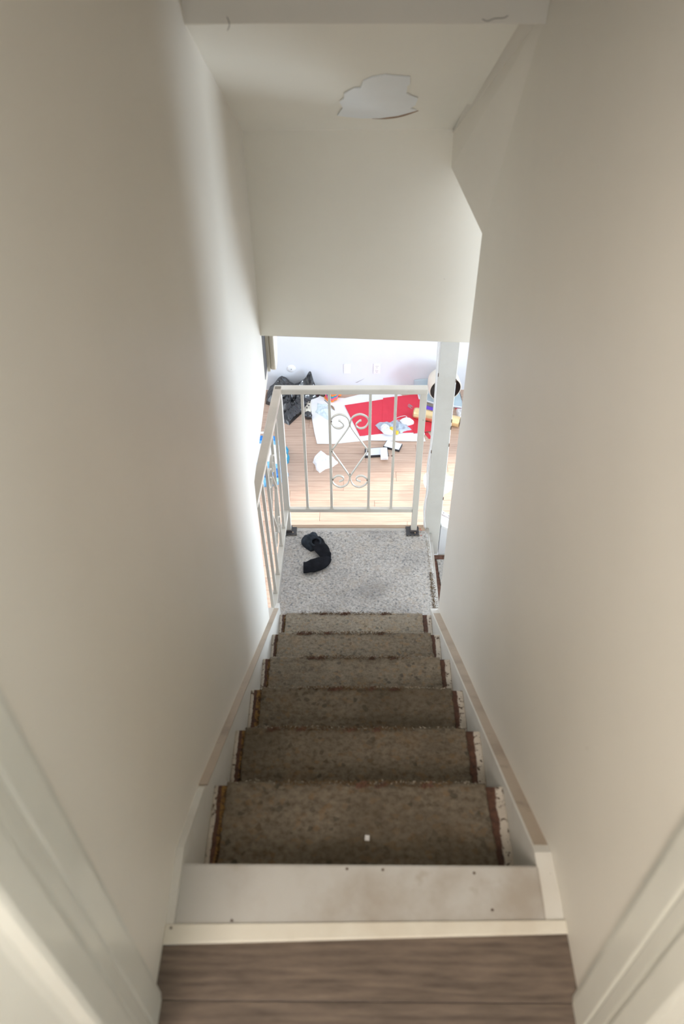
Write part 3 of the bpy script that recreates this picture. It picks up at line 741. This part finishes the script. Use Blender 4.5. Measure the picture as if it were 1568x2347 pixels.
# box hanging under the ceiling at the end of the left wall
hb = thing('wall_box', (-0.35, 2.05, -0.2), 'beige box with black back hanging at left below the bulkhead', 'box')
obj('back_panel', MB().box(-0.353, -0.3485, 1.885, 1.968, -0.205, -0.002), 'black', hb, label='black back panel')
pl = [(1.972, 0.0), (1.972, -0.228), (2.02, -0.235), (2.08, -0.215), (2.11, -0.16), (2.12, -0.10), (2.12, 0.0)]
obj('side_panel', MB().prism(pl, 0, -0.350, -0.338), 'beige', hb, bevel=0.002)
pl = [(1.975, 0.0), (1.975, -0.218), (1.99, -0.232), (2.04, -0.236), (2.08, -0.20), (2.10, -0.14), (2.10, 0.0)]
obj('front_cover', MB().prism(pl, 0, -0.3375, -0.317), 'cream', hb, bevel=0.006)

# ================================================================== SOCKS on the landing
def sock(name, path, radii, mat, label, z=LZ, hollow=None, flat=0.42):
    mb = MB(); P = spline([(x, y, z+h) for x, y, h in path], 6); n = len(P)
    rr = []
    for i in range(n):
        f = i/(n-1)*(len(radii)-1); a = int(min(f, len(radii)-2)); rr.append(radii[a]+(radii[a+1]-radii[a])*(f-a))
    N = 20; vs = []
    for i, p in enumerate(P):
        d = (P[min(i+1, n-1)]-P[max(i-1, 0)]); d.z = 0; d.normalize(); s = Vector((-d.y, d.x, 0))
        for k in range(N):
            a = 2*math.pi*k/N
            q = p+s*math.cos(a)*rr[i]+Vector((0, 0, 1))*math.sin(a)*rr[i]*flat
            nn = noise.noise(q*38)*0.006+noise.noise(q*90)*0.002
            q = q+(s*math.cos(a)+Vector((0, 0, 1))*math.sin(a)*0.8)*nn
            q.z = max(q.z, z+0.001); vs.append(q)
    fs = [(i*N+k, i*N+(k+1) % N, (i+1)*N+(k+1) % N, (i+1)*N+k) for i in range(n-1) for k in range(N)]
    # open mouth at the start: inward lip
    b = len(vs); c = P[0]; inw = (P[1]-P[0]).normalized()
    for ring, (sc, dep) in enumerate(((0.80, 0.001), (0.72, 0.02), (0.4, 0.035))):
        for k in range(N):
            q = vs[k]; vs.append(c+(Vector(q)-c)*sc+inw*dep)
    for ring in range(3):
        o0 = 0 if ring == 0 else b+(ring-1)*N; o1 = b+ring*N
        fs += [(o0+(k+1) % N, o0+k, o1+k, o1+(k+1) % N) for k in range(N)]
    fs.append(tuple(b+2*N+k for k in range(N)))
    fs.append(tuple((n-1)*N+k for k in range(N)))
    o = obj(name, mb.add(vs, fs), mat, smooth=True, sub=1, loc=(P[0].x, P[0].y, z))
    tag(o, label, 'sock', 'black socks on the landing'); return o
s1 = sock('sock', [(-0.262, 2.012, 0.018), (-0.235, 2.014, 0.018), (-0.195, 2.030, 0.018), (-0.165, 2.050, 0.019), (-0.148, 2.078, 0.018), (-0.145, 2.085, 0.014)],
          [0.036, 0.040, 0.041, 0.038, 0.026, 0.006], 'sock', 'flat black sock nearest the stairs with its open mouth facing left')
obj('size_print', MB().prism([(2.000, LZ+0.010), (2.012, LZ+0.013), (2.024, LZ+0.012), (2.022, LZ+0.018), (2.010, LZ+0.020), (2.0, LZ+0.016)], 0, -0.2665, -0.2655), 'grey', s1, label='pale printing inside the cuff')
s2 = sock('sock', [(-0.212, 2.205, 0.020), (-0.200, 2.180, 0.020), (-0.186, 2.150, 0.022), (-0.170, 2.118, 0.024), (-0.152, 2.085, 0.022), (-0.136, 2.068, 0.014)],
          [0.030, 0.037, 0.037, 0.034, 0.029, 0.014], 'sock', 'long black sock behind the flat one, its top folded over to the left')
fold = [(-0.282, 2.205), (-0.262, 2.232), (-0.235, 2.238), (-0.206, 2.258), (-0.196, 2.235), (-0.192, 2.195), (-0.198, 2.165), (-0.212, 2.140), (-0.232, 2.132), (-0.262, 2.160), (-0.280, 2.185)]
def crater(x, y): return 0.014*math.exp(-((x+0.255)**2+(y-2.20)**2)/0.0006)+0.016*math.exp(-((x+0.222)**2+(y-2.225)**2)/0.0005)-0.030*math.exp(-((x+0.205)**2+(y-2.168)**2)/0.00022)
obj('folded_cuff', radial(fold, LZ+0.002, 0.040, 12, 64, 17, 0.35, 22, extra=crater), 'sock2', s2, smooth=True, label='folded back navy cuff')
ring = [(-0.206+0.024*math.cos(a*math.pi/12), 2.168+0.022*math.sin(a*math.pi/12), LZ+0.036+0.006*math.sin(a*math.pi/12)) for a in range(25)]
obj('cuff_rim', MB().tube(ring, 0.0055, 8, cap=False), 'sock2', s2, smooth=True)

# scrap on the first padded tread
o = obj('paper_scrap', MB().prism([(0.0035, 0.136), (0.0135, 0.135), (0.0140, 0.146), (0.0045, 0.147)], 2, -R+0.001, -R+0.004), 'white')
tag(o, 'tiny white square scrap on the topmost felt tread', 'scrap')

# ================================================================== ROOM: wall fittings
yw = YW
tp = thing('cover_plate', (-0.633, yw, -2.947), 'round white cover plate with a dark centre screw above the bin bag', 'wall plate')
Mw = Matrix.Translation((-0.633, yw, -2.947)) @ Matrix.Rotation(math.radians(90), 4, 'X')
obj('disc', MB().lathe([(0.0001, 0.012), (0.022, 0.012), (0.030, 0.008), (0.040, 0.006), (0.044, 0.0)], 32, Mw), 'plate', tp, smooth=True)
obj('screw', MB().lathe([(0.0001, 0.0145), (0.004, 0.014), (0.005, 0.011)], 12, Mw), 'slot', tp)
sp = thing('blank_plate', (-0.075, yw, -2.947), 'blank white switch plate left of the power outlet', 'wall plate')
obj('plate', MB().box(-0.110, -0.040, yw-0.007, yw, -3.004, -2.890), 'plate', sp, bevel=0.003)
obj('rocker', MB().box(-0.092, -0.058, yw-0.010, yw-0.006, -2.980, -2.914), 'plate', sp, bevel=0.001)
op = thing('power_outlet', (0.222, yw, -2.947), 'white double power outlet on the far wall', 'outlet')
obj('plate', MB().box(0.187, 0.257, yw-0.007, yw, -3.004, -2.890), 'plate', op, bevel=0.003)
for dz in (0.026, -0.026):
    fc = obj('socket_face', MB().box(0.205, 0.239, yw-0.0095, yw-0.006, -2.947+dz-0.021, -2.947+dz+0.021), 'plate', op, bevel=0.001)
    mbs = MB().box(0.2125, 0.2150, yw-0.0100, yw-0.0090, -2.947+dz, -2.947+dz+0.012).box(0.2285, 0.2310, yw-0.0100, yw-0.0090, -2.947+dz, -2.947+dz+0.012)
    mbs.box(0.2195, 0.2245, yw-0.0100, yw-0.0090, -2.947+dz-0.014, -2.947+dz-0.009)
    obj('slots', mbs, 'slot', fc)
o = obj('wall_scratch', MB().prism([(0.005, -3.112), (0.020, -3.108), (0.098, -3.066), (0.090, -3.072), (0.022, -3.116)], 1, yw-0.0012, yw), 'grey')
tag(o, 'grey diagonal scratch mark on the far wall below the outlets', 'mark')

# ================================================================== ROOM: clutter on the floor
FZ = F
def T(o, *a, **k): return tag(o, *a, **k)
# bin bag
out = [(-0.90, 6.00), (-0.88, 6.09), (-0.78, 6.12), (-0.62, 6.115), (-0.42, 6.12), (-0.395, 6.08), (-0.34, 6.03), (-0.35, 5.99), (-0.44, 5.92),
       (-0.459, 5.825), (-0.516, 5.738), (-0.60, 5.60), (-0.633, 5.541), (-0.691, 5.589), (-0.735, 5.70), (-0.80, 5.84), (-0.89, 5.89)]
def ears(x, y):
    h = 0
    for cx_, cy_, s, a in ((-0.73, 6.08, 0.055, 0.13), (-0.43, 6.085, 0.04, 0.19), (-0.52, 6.08, 0.05, 0.07), (-0.60, 6.03, 0.09, 0.04), (-0.80, 6.0, 0.07, 0.06)):
        h += a*math.exp(-((x-cx_)**2+(y-cy_)**2)/(2*s*s)*1.0)
    return h
o = obj('bin_bag', radial(out, FZ, 0.115, 18, 120, 3, 0.55, 9.0, centre=(-0.63, 5.93), extra=ears), 'bag', smooth=False, loc=(-0.63, 5.9, FZ))
T(o, 'crumpled shiny black bin bag against the far wall', 'bin bag')
# spotted pouch and black round object showing from under the bag
o = obj('spotted_cloth', radial([(-0.50, 5.93), (-0.43, 5.92), (-0.425, 5.75), (-0.44, 5.70), (-0.48, 5.70), (-0.51, 5.8)], FZ, 0.05, 7, 40, 5, 0.4, 14), 'beige', loc=(-0.46, 5.8, FZ), smooth=True)
T(o, 'small beige spotted pouch between bin bag and white sheet', 'pouch')
for i, (x, y, z) in enumerate(((-0.475, 5.83, 0.046), (-0.452, 5.80, 0.051), (-0.47, 5.77, 0.046), (-0.448, 5.86, 0.045))):
    obj('spot', MB().lathe([(0.0001, 0.004), (0.008, 0.003), (0.009, -0.004)], 10, Matrix.Translation((x, y, FZ+z))), 'slot', o)
o = obj('black_ball', MB().lathe([(0.0005, 0.076), (0.02, 0.072), (0.036, 0.055), (0.042, 0.036), (0.036, 0.014), (0.02, 0.002), (0.0005, 0.0)], 24, Matrix.Translation((-0.455, 5.655, FZ))), 'bag', smooth=True, loc=(-0.455, 5.655, FZ))
T(o, 'small round black object beside the left edge of the white sheet', 'ball')

# card sheets
w1 = [(-0.424, 6.04), (-0.440, 5.90), (-0.418, 5.645), (-0.385, 5.42), (-0.354, 5.251), (-0.20, 5.252), (0.0, 5.285), (0.193, 5.318), (0.60, 5.32),
      (0.60, 5.90), (0.40, 6.115), (0.17, 6.10), (-0.10, 5.985), (-0.224, 6.00), (-0.316, 5.99)]
o = obj('card_sheet', sheet(w1, FZ+0.001, 0.004, [0.028, 0.016, 0.008, 0.004, 0.003, 0, 0, 0, 0, 0, 0, 0, 0, 0.004, 0.008]), 'white')
T(o, 'large white card sheet with a curled left edge, reaching from bin bag to red sheets', 'sheet')
w2 = [(0.10, 5.30), (0.665, 5.285), (0.655, 5.37), (0.668, 5.40), (0.64, 5.50), (0.10, 5.50)]
o = obj('card_sheet', sheet(w2, FZ+0.0055, 0.003), 'white')
T(o, 'narrow white card strip lying under the crumpled grey film, front right', 'sheet')
r1 = [(-0.100, 5.856), (0.32, 5.965), (0.30, 5.405), (0.244, 5.397), (0.049, 5.363)]
o = obj('red_sheet', sheet(r1, FZ+0.0085, 0.0025), 'red'); T(o, 'left red felt sheet, pointed left corner, on the white card', 'sheet', 'red sheets')
r2 = [(0.285, 5.975), (0.64, 6.045), (0.654, 5.99), (0.68, 5.93), (0.70, 5.80), (0.66, 5.42), (0.26, 5.40)]
o = obj('red_sheet', sheet(r2, FZ+0.0115, 0.0025), 'red'); T(o, 'middle red felt sheet overlapping the left one', 'sheet', 'red sheets')
r3 = [(0.56, 5.60), (0.80, 5.56), (0.80, 5.43), (0.735, 5.437), (0.56, 5.395)]
o = obj('red_sheet', sheet(r3, FZ+0.0145, 0.002), 'red2'); T(o, 'red sheet sticking out in front of the gold roll', 'sheet', 'red sheets')
r4 = [(0.655, 5.43), (0.70, 5.43), (0.735, 5.33), (0.70, 5.33)]
o = obj('red_strip', sheet(r4, FZ+0.0005, 0.0015), 'red2'); T(o, 'thin red strip pointing forwards from under the white card corner', 'strip')
r5 = [(0.98, 5.925), (1.12, 5.925), (1.12, 5.80), (1.00, 5.78)]
o = obj('red_sheet', sheet(r5, FZ+0.001, 0.003), 'red'); T(o, 'small red piece right of the corner post near the far wall', 'sheet', 'red sheets')
pu = [(0.66, 5.86), (0.775, 5.80), (0.765, 5.69), (0.66, 5.73)]
o = obj('purple_sheet', sheet(pu, FZ+0.020, 0.002), 'purple'); T(o, 'purple card piece behind the gold roll', 'sheet')
# pale film wrap
o = obj('film_wrap', radial([(-0.375, 5.891), (-0.33, 5.868), (-0.274, 5.876), (-0.250, 5.78), (-0.245, 5.66), (-0.232, 5.58), (-0.300, 5.655), (-0.345, 5.690), (-0.392, 5.731), (-0.375, 5.80)],
                           FZ+0.012, 0.03, 8, 60, 4, 0.6, 16, jag=0.05), 'paleblue', smooth=False, loc=(-0.31, 5.77, FZ+0.01))
T(o, 'crumpled pale blue plastic wrap on the left of the white card', 'wrap')
# crocheted pouch
cp = thing('crochet_pouch', (-0.225, 5.99, FZ+0.01), 'orange and pink crocheted pouch at the back of the white card', 'pouch')
base = Vector((-0.235, 5.985, FZ+0.012))
for i, (rr_, zz, mt, nm) in enumerate(((0.062, 0.012, 'orange', 'orange_band'), (0.058, 0.030, 'pink', 'pink_band'), (0.050, 0.046, 'teal', 'teal_band'), (0.043, 0.060, 'orange', 'orange_band'), (0.034, 0.072, 'pink', 'pink_band'))):
    path = []
    for k in range(41):
        a = 2*math.pi*k/40; q = 1+0.10*math.sin(a*8+i)
        path.append(base+Vector((rr_*q*math.cos(a)*0.9+i*0.006, rr_*q*math.sin(a)*1.15, zz+0.004*math.sin(a*5))))
    obj(nm, MB().tube(path, 0.0115, 8, cap=False), mt, cp, smooth=True)
obj('lining', MB().lathe([(0.0001, 0.03), (0.03, 0.03), (0.034, 0.068)], 20, Matrix.Translation(base+Vector((0.014, 0, 0)))), 'chip', cp)
obj('tab', MB().tube([base+Vector((0.055, 0.02, 0.03)), base+Vector((0.085, 0.025, 0.02)), base+Vector((0.10, 0.02, 0.012))], [0.022, 0.020, 0.010], 10), 'orange', cp, smooth=True)
# jar lid behind the pouch
jl = thing('jar', (-0.315, 6.045, FZ), 'small clear jar with black rim behind the crocheted pouch', 'jar')
Mj = Matrix.Translation((-0.315, 6.055, FZ+0.03)) @ Matrix.Rotation(math.radians(35), 4, 'X')
obj('glass_body', MB().lathe([(0.0001, -0.02), (0.03, -0.02), (0.034, 0.0), (0.034, 0.03)], 24, Mj), 'screen', jl, smooth=True)
obj('rim', MB().lathe([(0.032, 0.03), (0.038, 0.03), (0.038, 0.037), (0.032, 0.037), (0.032, 0.03)], 24, Mj), 'black', jl, smooth=True)
# feather and stick
def feather(n=14):
    mb = MB(); vs = []
    for i in range(n+1):
        f = i/n; x = -0.248+0.052*f; y = 5.862-0.092*f; w_ = 0.011*math.sin(math.pi*min(1, f*0.9+0.1))**0.7
        d = Vector((0.87, 0.49, 0)); z = FZ+0.009+0.012*math.sin(math.pi*f)
        for s in (-1, 0, 1): vs.append((x+d.x*s*w_, y+d.y*s*w_, z+(0.004 if s == 0 else 0)))
    return mb.add(vs, [(3*i+j, 3*i+j+1, 3*i+4+j, 3*i+3+j) for i in range(n) for j in range(2)])
o = obj('brown_leaf', feather(), 'brown', smooth=True, loc=(-0.22, 5.81, FZ+0.01))
md = o.modifiers.new('solid', 'SOLIDIFY'); md.thickness = 0.0015
T(o, 'slim brown leaf on the white card below the crocheted pouch', 'leaf')
o = obj('black_pen', MB().tube([(-0.302, 5.938, FZ+0.012), (-0.252, 5.865, FZ+0.010)], [0.005, 0.003], 8), 'black', smooth=True, loc=(-0.28, 5.9, FZ+0.01))
T(o, 'thin black pen on the white card beside the pouch', 'pen')
# face mask
mk = thing('face_mask', (0.50, 5.59, FZ+0.014), 'white cup face mask with ear loops on the red sheet', 'mask')
mo = [(0.430, 5.585), (0.452, 5.612), (0.498, 5.640), (0.539, 5.625), (0.575, 5.580), (0.570, 5.540), (0.512, 5.512), (0.450, 5.528)]
obj('mask_cup', radial(mo, FZ+0.014, 0.035, 8, 48, 2, 0.05, 5), 'white', mk, smooth=True)
obj('ear_loop', MB().tube(spline([(0.455, 5.60, FZ+0.02), (0.415, 5.602, FZ+0.017), (0.397, 5.615, FZ+0.017), (0.425, 5.648, FZ+0.017), (0.485, 5.672, FZ+0.017), (0.508, 5.655, FZ+0.017), (0.490, 5.632, FZ+0.022)], 6), 0.0028, 6), 'white', mk, smooth=True)
# crumpled grey film with a clear bag and two yellow caps
o = obj('crumpled_film', radial([(0.197, 5.526), (0.236, 5.568), (0.324, 5.561), (0.389, 5.60), (0.44, 5.575), (0.45, 5.54), (0.511, 5.506), (0.548, 5.451), (0.50, 5.44), (0.466, 5.424), (0.44, 5.397), (0.383, 5.42), (0.318, 5.40), (0.257, 5.424), (0.225, 5.47)],
                              FZ+0.014, 0.045, 12, 100, 9, 0.75, 15, jag=0.04), 'clothgrey', loc=(0.36, 5.5, FZ+0.014))
T(o, 'crumpled blue grey film lying across red sheet and white strip', 'film')
o = obj('clear_bag', radial([(0.246, 5.472), (0.27, 5.505), (0.298, 5.51), (0.325, 5.47), (0.345, 5.43), (0.37, 5.38), (0.345, 5.343), (0.277, 5.36), (0.25, 5.41)],
                          FZ+0.035, 0.045, 9, 60, 12, 0.6, 20, jag=0.05), 'screen', loc=(0.3, 5.42, FZ+0.03))
T(o, 'small clear crumpled bag on the blue grey film', 'bag')
for i, (x, y) in enumerate(((0.347, 5.412), (0.398, 5.392))):
    o = obj('yellow_cap', MB().lathe([(0.0001, 0.028), (0.014, 0.028), (0.017, 0.024), (0.018, 0.0), (0.0001, 0.0)], 18, Matrix.Translation((x, y, FZ+0.016+0.03*(i == 0)))), 'yellow', loc=(x, y, FZ+0.02), smooth=False, bevel=0.002)
    T(o, ('yellow cap tucked in the clear bag', 'yellow cap right of the clear bag, on the white strip')[i], 'cap', 'yellow caps')
# flat boxes near the card
def gbox(name, pts, h, z, mbody, mtop, label, cat, inset=0.006, topname='lid_face'):
    cx = sum(p[0] for p in pts)/4; cy = sum(p[1] for p in pts)/4
    t_ = thing(name, (cx, cy, z), label, cat)
    obj('body', MB().prism(pts, 2, z, z+h), mbody, t_, bevel=0.002)
    ip = [(cx+(p[0]-cx)*(1-inset/abs(max(0.03, math.hypot(p[0]-cx, p[1]-cy)))), cy+(p[1]-cy)*(1-inset/max(0.03, math.hypot(p[0]-cx, p[1]-cy)))) for p in pts]
    obj(topname, MB().prism(ip, 2, z+h-0.0005, z+h+0.0012), mtop, t_)
    return t_
gbox('phone_box', [(0.302, 5.284), (0.446, 5.226), (0.411, 5.132), (0.264, 5.192)], 0.024, FZ, 'black', 'screen', 'black slim box with a white top, front of the white card', 'box')
gbox('tablet_box', [(0.092, 5.160), (0.300, 5.182), (0.312, 5.066), (0.092, 5.046)], 0.024, FZ, 'black', 'screen', 'black slim box half under the small white carton', 'box', 0.016)
wb = thing('white_carton', (0.265, 5.07, FZ+0.025), 'small white carton lying across the black slim box', 'box')
obj('body', MB().prism([(0.234, 5.135), (0.298, 5.137), (0.303, 4.992), (0.236, 4.988)], 2, FZ+0.0265, FZ+0.052), 'white', wb, bevel=0.002)
obj('print_line', MB().box(0.246, 0.292, 4.9885, 4.9905, FZ+0.036, FZ+0.040), 'grey', wb)
# white crumpled film
o = obj('white_film', radial([(-0.385, 4.983), (-0.372, 5.046), (-0.345, 5.085), (-0.317, 5.125), (-0.290, 5.10), (-0.25, 5.07), (-0.194, 5.04), (-0.150, 4.975), (-0.204, 4.919), (-0.27, 4.885), (-0.316, 4.836), (-0.350, 4.878), (-0.36, 4.94)],
                           FZ, 0.085, 14, 90, 21, 0.6, 14, jag=0.07), 'whitefilm', loc=(-0.27, 4.98, FZ))
T(o, 'crumpled bright white plastic film on the bare floor left of centre', 'film')
# gold roll
gr = thing('gold_roll', (0.78, 5.55, FZ), 'shiny gold foil roll passing behind the corner post', 'roll')
a = Vector((0.575, 5.665, FZ+0.062)); b_ = Vector((1.005, 5.515, FZ+0.058)); d = (b_-a).normalized()
q = d.to_track_quat('Z', 'Y').to_matrix().to_4x4()
Mg = Matrix.Translation(a) @ q; Lg = (b_-a).length
obj('foil', MB().lathe([(0.030, 0.004), (0.047, 0.0), (0.054, 0.02), (0.055, Lg*0.5), (0.052, Lg-0.01), (0.046, Lg)], 40, Mg), 'gold', gr, smooth=True)
obj('core', MB().lathe([(0.0001, 0.010), (0.030, 0.010), (0.031, -0.001), (0.027, -0.001), (0.026, 0.008)], 24, Mg), 'greyc', gr)
for i in range(3):
    p = a+Vector((-0.012-0.01*i, 0.035+0.012*i, 0.035)); obj('clip', MB().tube(spline([p, p+Vector((-0.012, 0.02, 0.006)), p+Vector((-0.024, 0.0, 0.0)), p+Vector((-0.008, -0.012, -0.01))], 5), 0.0032, 6), 'greyc', gr, smooth=True)
# pale blue tray / lid behind lamp
tr_ = thing('storage_lid', (0.85, 5.95, FZ), 'pale blue plastic storage lid behind the post under the shade', 'lid')
lidp = [(0.635, 6.10), (0.645, 5.95), (0.80, 5.865), (1.075, 5.80), (1.06, 6.10)]
obj('panel', MB().prism(lidp, 2, FZ+0.004, FZ+0.020), 'blueplastic', tr_, bevel=0.003)
mb = MB().tube([(x, y, FZ+0.022) for x, y in lidp+lidp[:1]], 0.007, 8)
obj('rim', mb, 'plate', tr_, smooth=True)
o = obj('back_panel', MB().add([(0.60, 6.125, FZ+0.002), (0.80, 6.125, FZ+0.002), (0.80, 6.135, FZ+0.14), (0.60, 6.135, FZ+0.12), (0.60, 6.11, FZ+0.002), (0.80, 6.11, FZ+0.002), (0.80, 6.125, FZ+0.14), (0.60, 6.125, FZ+0.12)],
                             [(0, 1, 2, 3), (4, 7, 6, 5), (0, 4, 5, 1), (1, 5, 6, 2), (2, 6, 7, 3), (3, 7, 4, 0)]), 'blueplastic', bevel=0.002)
T(o, 'pale blue panel leaning on the far wall left of the shade', 'panel')
# grey board edge left of post
o = obj('grey_board', MB().prism([(0.655, 5.90), (0.665, 5.872), (0.80, 5.800), (0.80, 5.832)], 2, FZ+0.001, FZ+0.018), 'greyc', bevel=0.002)
T(o, 'thin grey board edge in front of the storage lid', 'board')
# cream shade lying on its side
ls = thing('lamp_shade', (0.93, 5.95, FZ+0.02), 'cream round shade lying on its side, dark inside, behind the post', 'lamp shade')
c0 = Vector((0.885, 5.86, FZ+0.195)); ax = Vector((0.13, -0.96, -0.15)).normalized()
Ms = Matrix.Translation(c0) @ ax.to_track_quat('Z', 'Y').to_matrix().to_4x4()
obj('shell', MB().lathe([(0.150, 0.0), (0.157, 0.002), (0.160, -0.01), (0.158, -0.10), (0.140, -0.17), (0.10, -0.205), (0.0001, -0.21)], 48, Ms), 'cream', ls, smooth=True)
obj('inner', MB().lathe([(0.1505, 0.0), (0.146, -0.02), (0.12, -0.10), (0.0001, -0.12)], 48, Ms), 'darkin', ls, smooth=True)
obj('hub', MB().lathe([(0.0001, -0.02), (0.020, -0.022), (0.026, -0.035), (0.026, -0.09)], 24, Ms), 'greyc', ls, smooth=True)
kp = c0+Vector((-0.085, 0.10, 0.128)); obj('knob', MB().tube([kp, kp+Vector((0, 0, 0.03)), kp+Vector((0, 0, 0.05))], [0.006, 0.008, 0.010], 10), 'greyc', ls, smooth=True)
# white and grey bits right of the post
o = obj('crumpled_bag', radial([(1.0, 5.80), (1.12, 5.79), (1.12, 5.60), (1.0, 5.61)], FZ+0.0, 0.05, 8, 50, 14, 0.5, 14), 'whitefilm', loc=(1.05, 5.7, FZ))
T(o, 'white crumpled bag seen between post and right wall', 'bag')
# clear bowl
Mb = Matrix.Translation((0.712, 4.60, FZ+0.004)) @ Matrix.Rotation(math.radians(8), 4, 'Y')
o = obj('glass_bowl', MB().lathe([(0.0001, 0.0), (0.05, 0.0), (0.09, 0.02), (0.125, 0.06), (0.138, 0.11), (0.133, 0.112), (0.120, 0.063), (0.086, 0.026), (0.048, 0.006), (0.0001, 0.006)], 48, Mb), 'glass', smooth=True, loc=(0.712, 4.6, FZ))
T(o, 'round clear glass bowl on the floor behind the corner post', 'bowl')
# perforated strip
ps_ = thing('perforated_strip', (0.78, 4.25, FZ), 'white perforated metal strip right of the corner post', 'strip')
dS = Vector((0.058, -0.054, 0)).normalized(); nS = Vector((-dS.y, dS.x, 0)); p0 = Vector((0.72, 4.325, FZ))
obj('strip', MB().prism([tuple((p0+nS*0.014)[:2]), tuple((p0-nS*0.014)[:2]), tuple((p0+dS*0.42-nS*0.014)[:2]), tuple((p0+dS*0.42+nS*0.014)[:2])], 2, FZ+0.001, FZ+0.02), 'plate', ps_, bevel=0.001)
for i in range(7):
    c = p0+dS*(0.045+i*0.055); obj('hole', MB().lathe([(0.0001, 0.0209), (0.0065, 0.0208), (0.007, 0.019)], 12, Matrix.Translation((c.x, c.y, FZ))), 'slot', ps_)
# blue and white package seen through the side railing
bk = thing('wipes_package', (-0.75, 4.97, FZ), 'blue and white plastic package on the floor behind the side railing', 'package')
obj('body', radial([(-0.95, 5.30), (-0.70, 5.29), (-0.635, 5.10), (-0.635, 4.72), (-0.70, 4.66), (-0.95, 4.62), (-1.02, 4.9)], FZ, 0.11, 12, 80, 31, 0.12, 6), 'lblue', bk, smooth=True)
def topz(x, y): return 0
obj('white_label', radial([(-0.93, 5.17), (-0.69, 5.14), (-0.66, 4.95), (-0.70, 4.86), (-0.93, 4.86)], FZ+0.075, 0.045, 6, 40, 33, 0.05, 4), 'white', bk, smooth=True, label='white label area')
obj('blue_band', radial([(-0.95, 5.31), (-0.72, 5.30), (-0.72, 5.22), (-0.95, 5.22)], FZ+0.03, 0.055, 5, 30, 35, 0.1, 6), 'blue', bk, smooth=True)
obj('blue_band', radial([(-0.93, 4.80), (-0.66, 4.82), (-0.66, 4.72), (-0.92, 4.68)], FZ+0.05, 0.055, 5, 30, 37, 0.1, 6), 'blue', bk, smooth=True)
obj('orange_print', radial([(-0.93, 5.14), (-0.89, 5.14), (-0.89, 5.05), (-0.93, 5.05)], FZ+0.10, 0.022, 4, 16, 39, 0.1, 6), 'oranget', bk, smooth=True)
tw = thing('crumpled_wrapper', (-0.64, 5.12, FZ), 'teal and green crumpled wrapper right of the blue package', 'wrapper')
obj('wrapper', radial([(-0.67, 5.20), (-0.635, 5.205), (-0.615, 5.16), (-0.618, 5.08), (-0.600, 5.05), (-0.605, 4.97), (-0.64, 4.955), (-0.66, 5.03)], FZ, 0.06, 8, 50, 41, 0.6, 22), 'tealfilm', tw, smooth=False)
obj('green_panel', radial([(-0.64, 5.05), (-0.622, 5.05), (-0.618, 5.0), (-0.636, 4.99)], FZ+0.045, 0.015, 4, 20, 43, 0.2, 10), 'ygreen', tw, smooth=True)
o = obj('blue_lid', MB().lathe([(0.0001, 0.03), (0.028, 0.03), (0.034, 0.022), (0.034, 0.0)], 24, Matrix.Translation((-0.632, 4.80, FZ+0.0))), 'lblue', loc=(-0.632, 4.8, FZ), smooth=True)
T(o, 'small round light blue lid beside the blue package', 'lid')
o = obj('white_slip', sheet([(-0.96, 5.44), (-0.85, 5.44), (-0.85, 5.41), (-0.96, 5.41)], FZ+0.0005, 0.002), 'white')
T(o, 'narrow white paper slip on the floor above the blue package', 'paper')
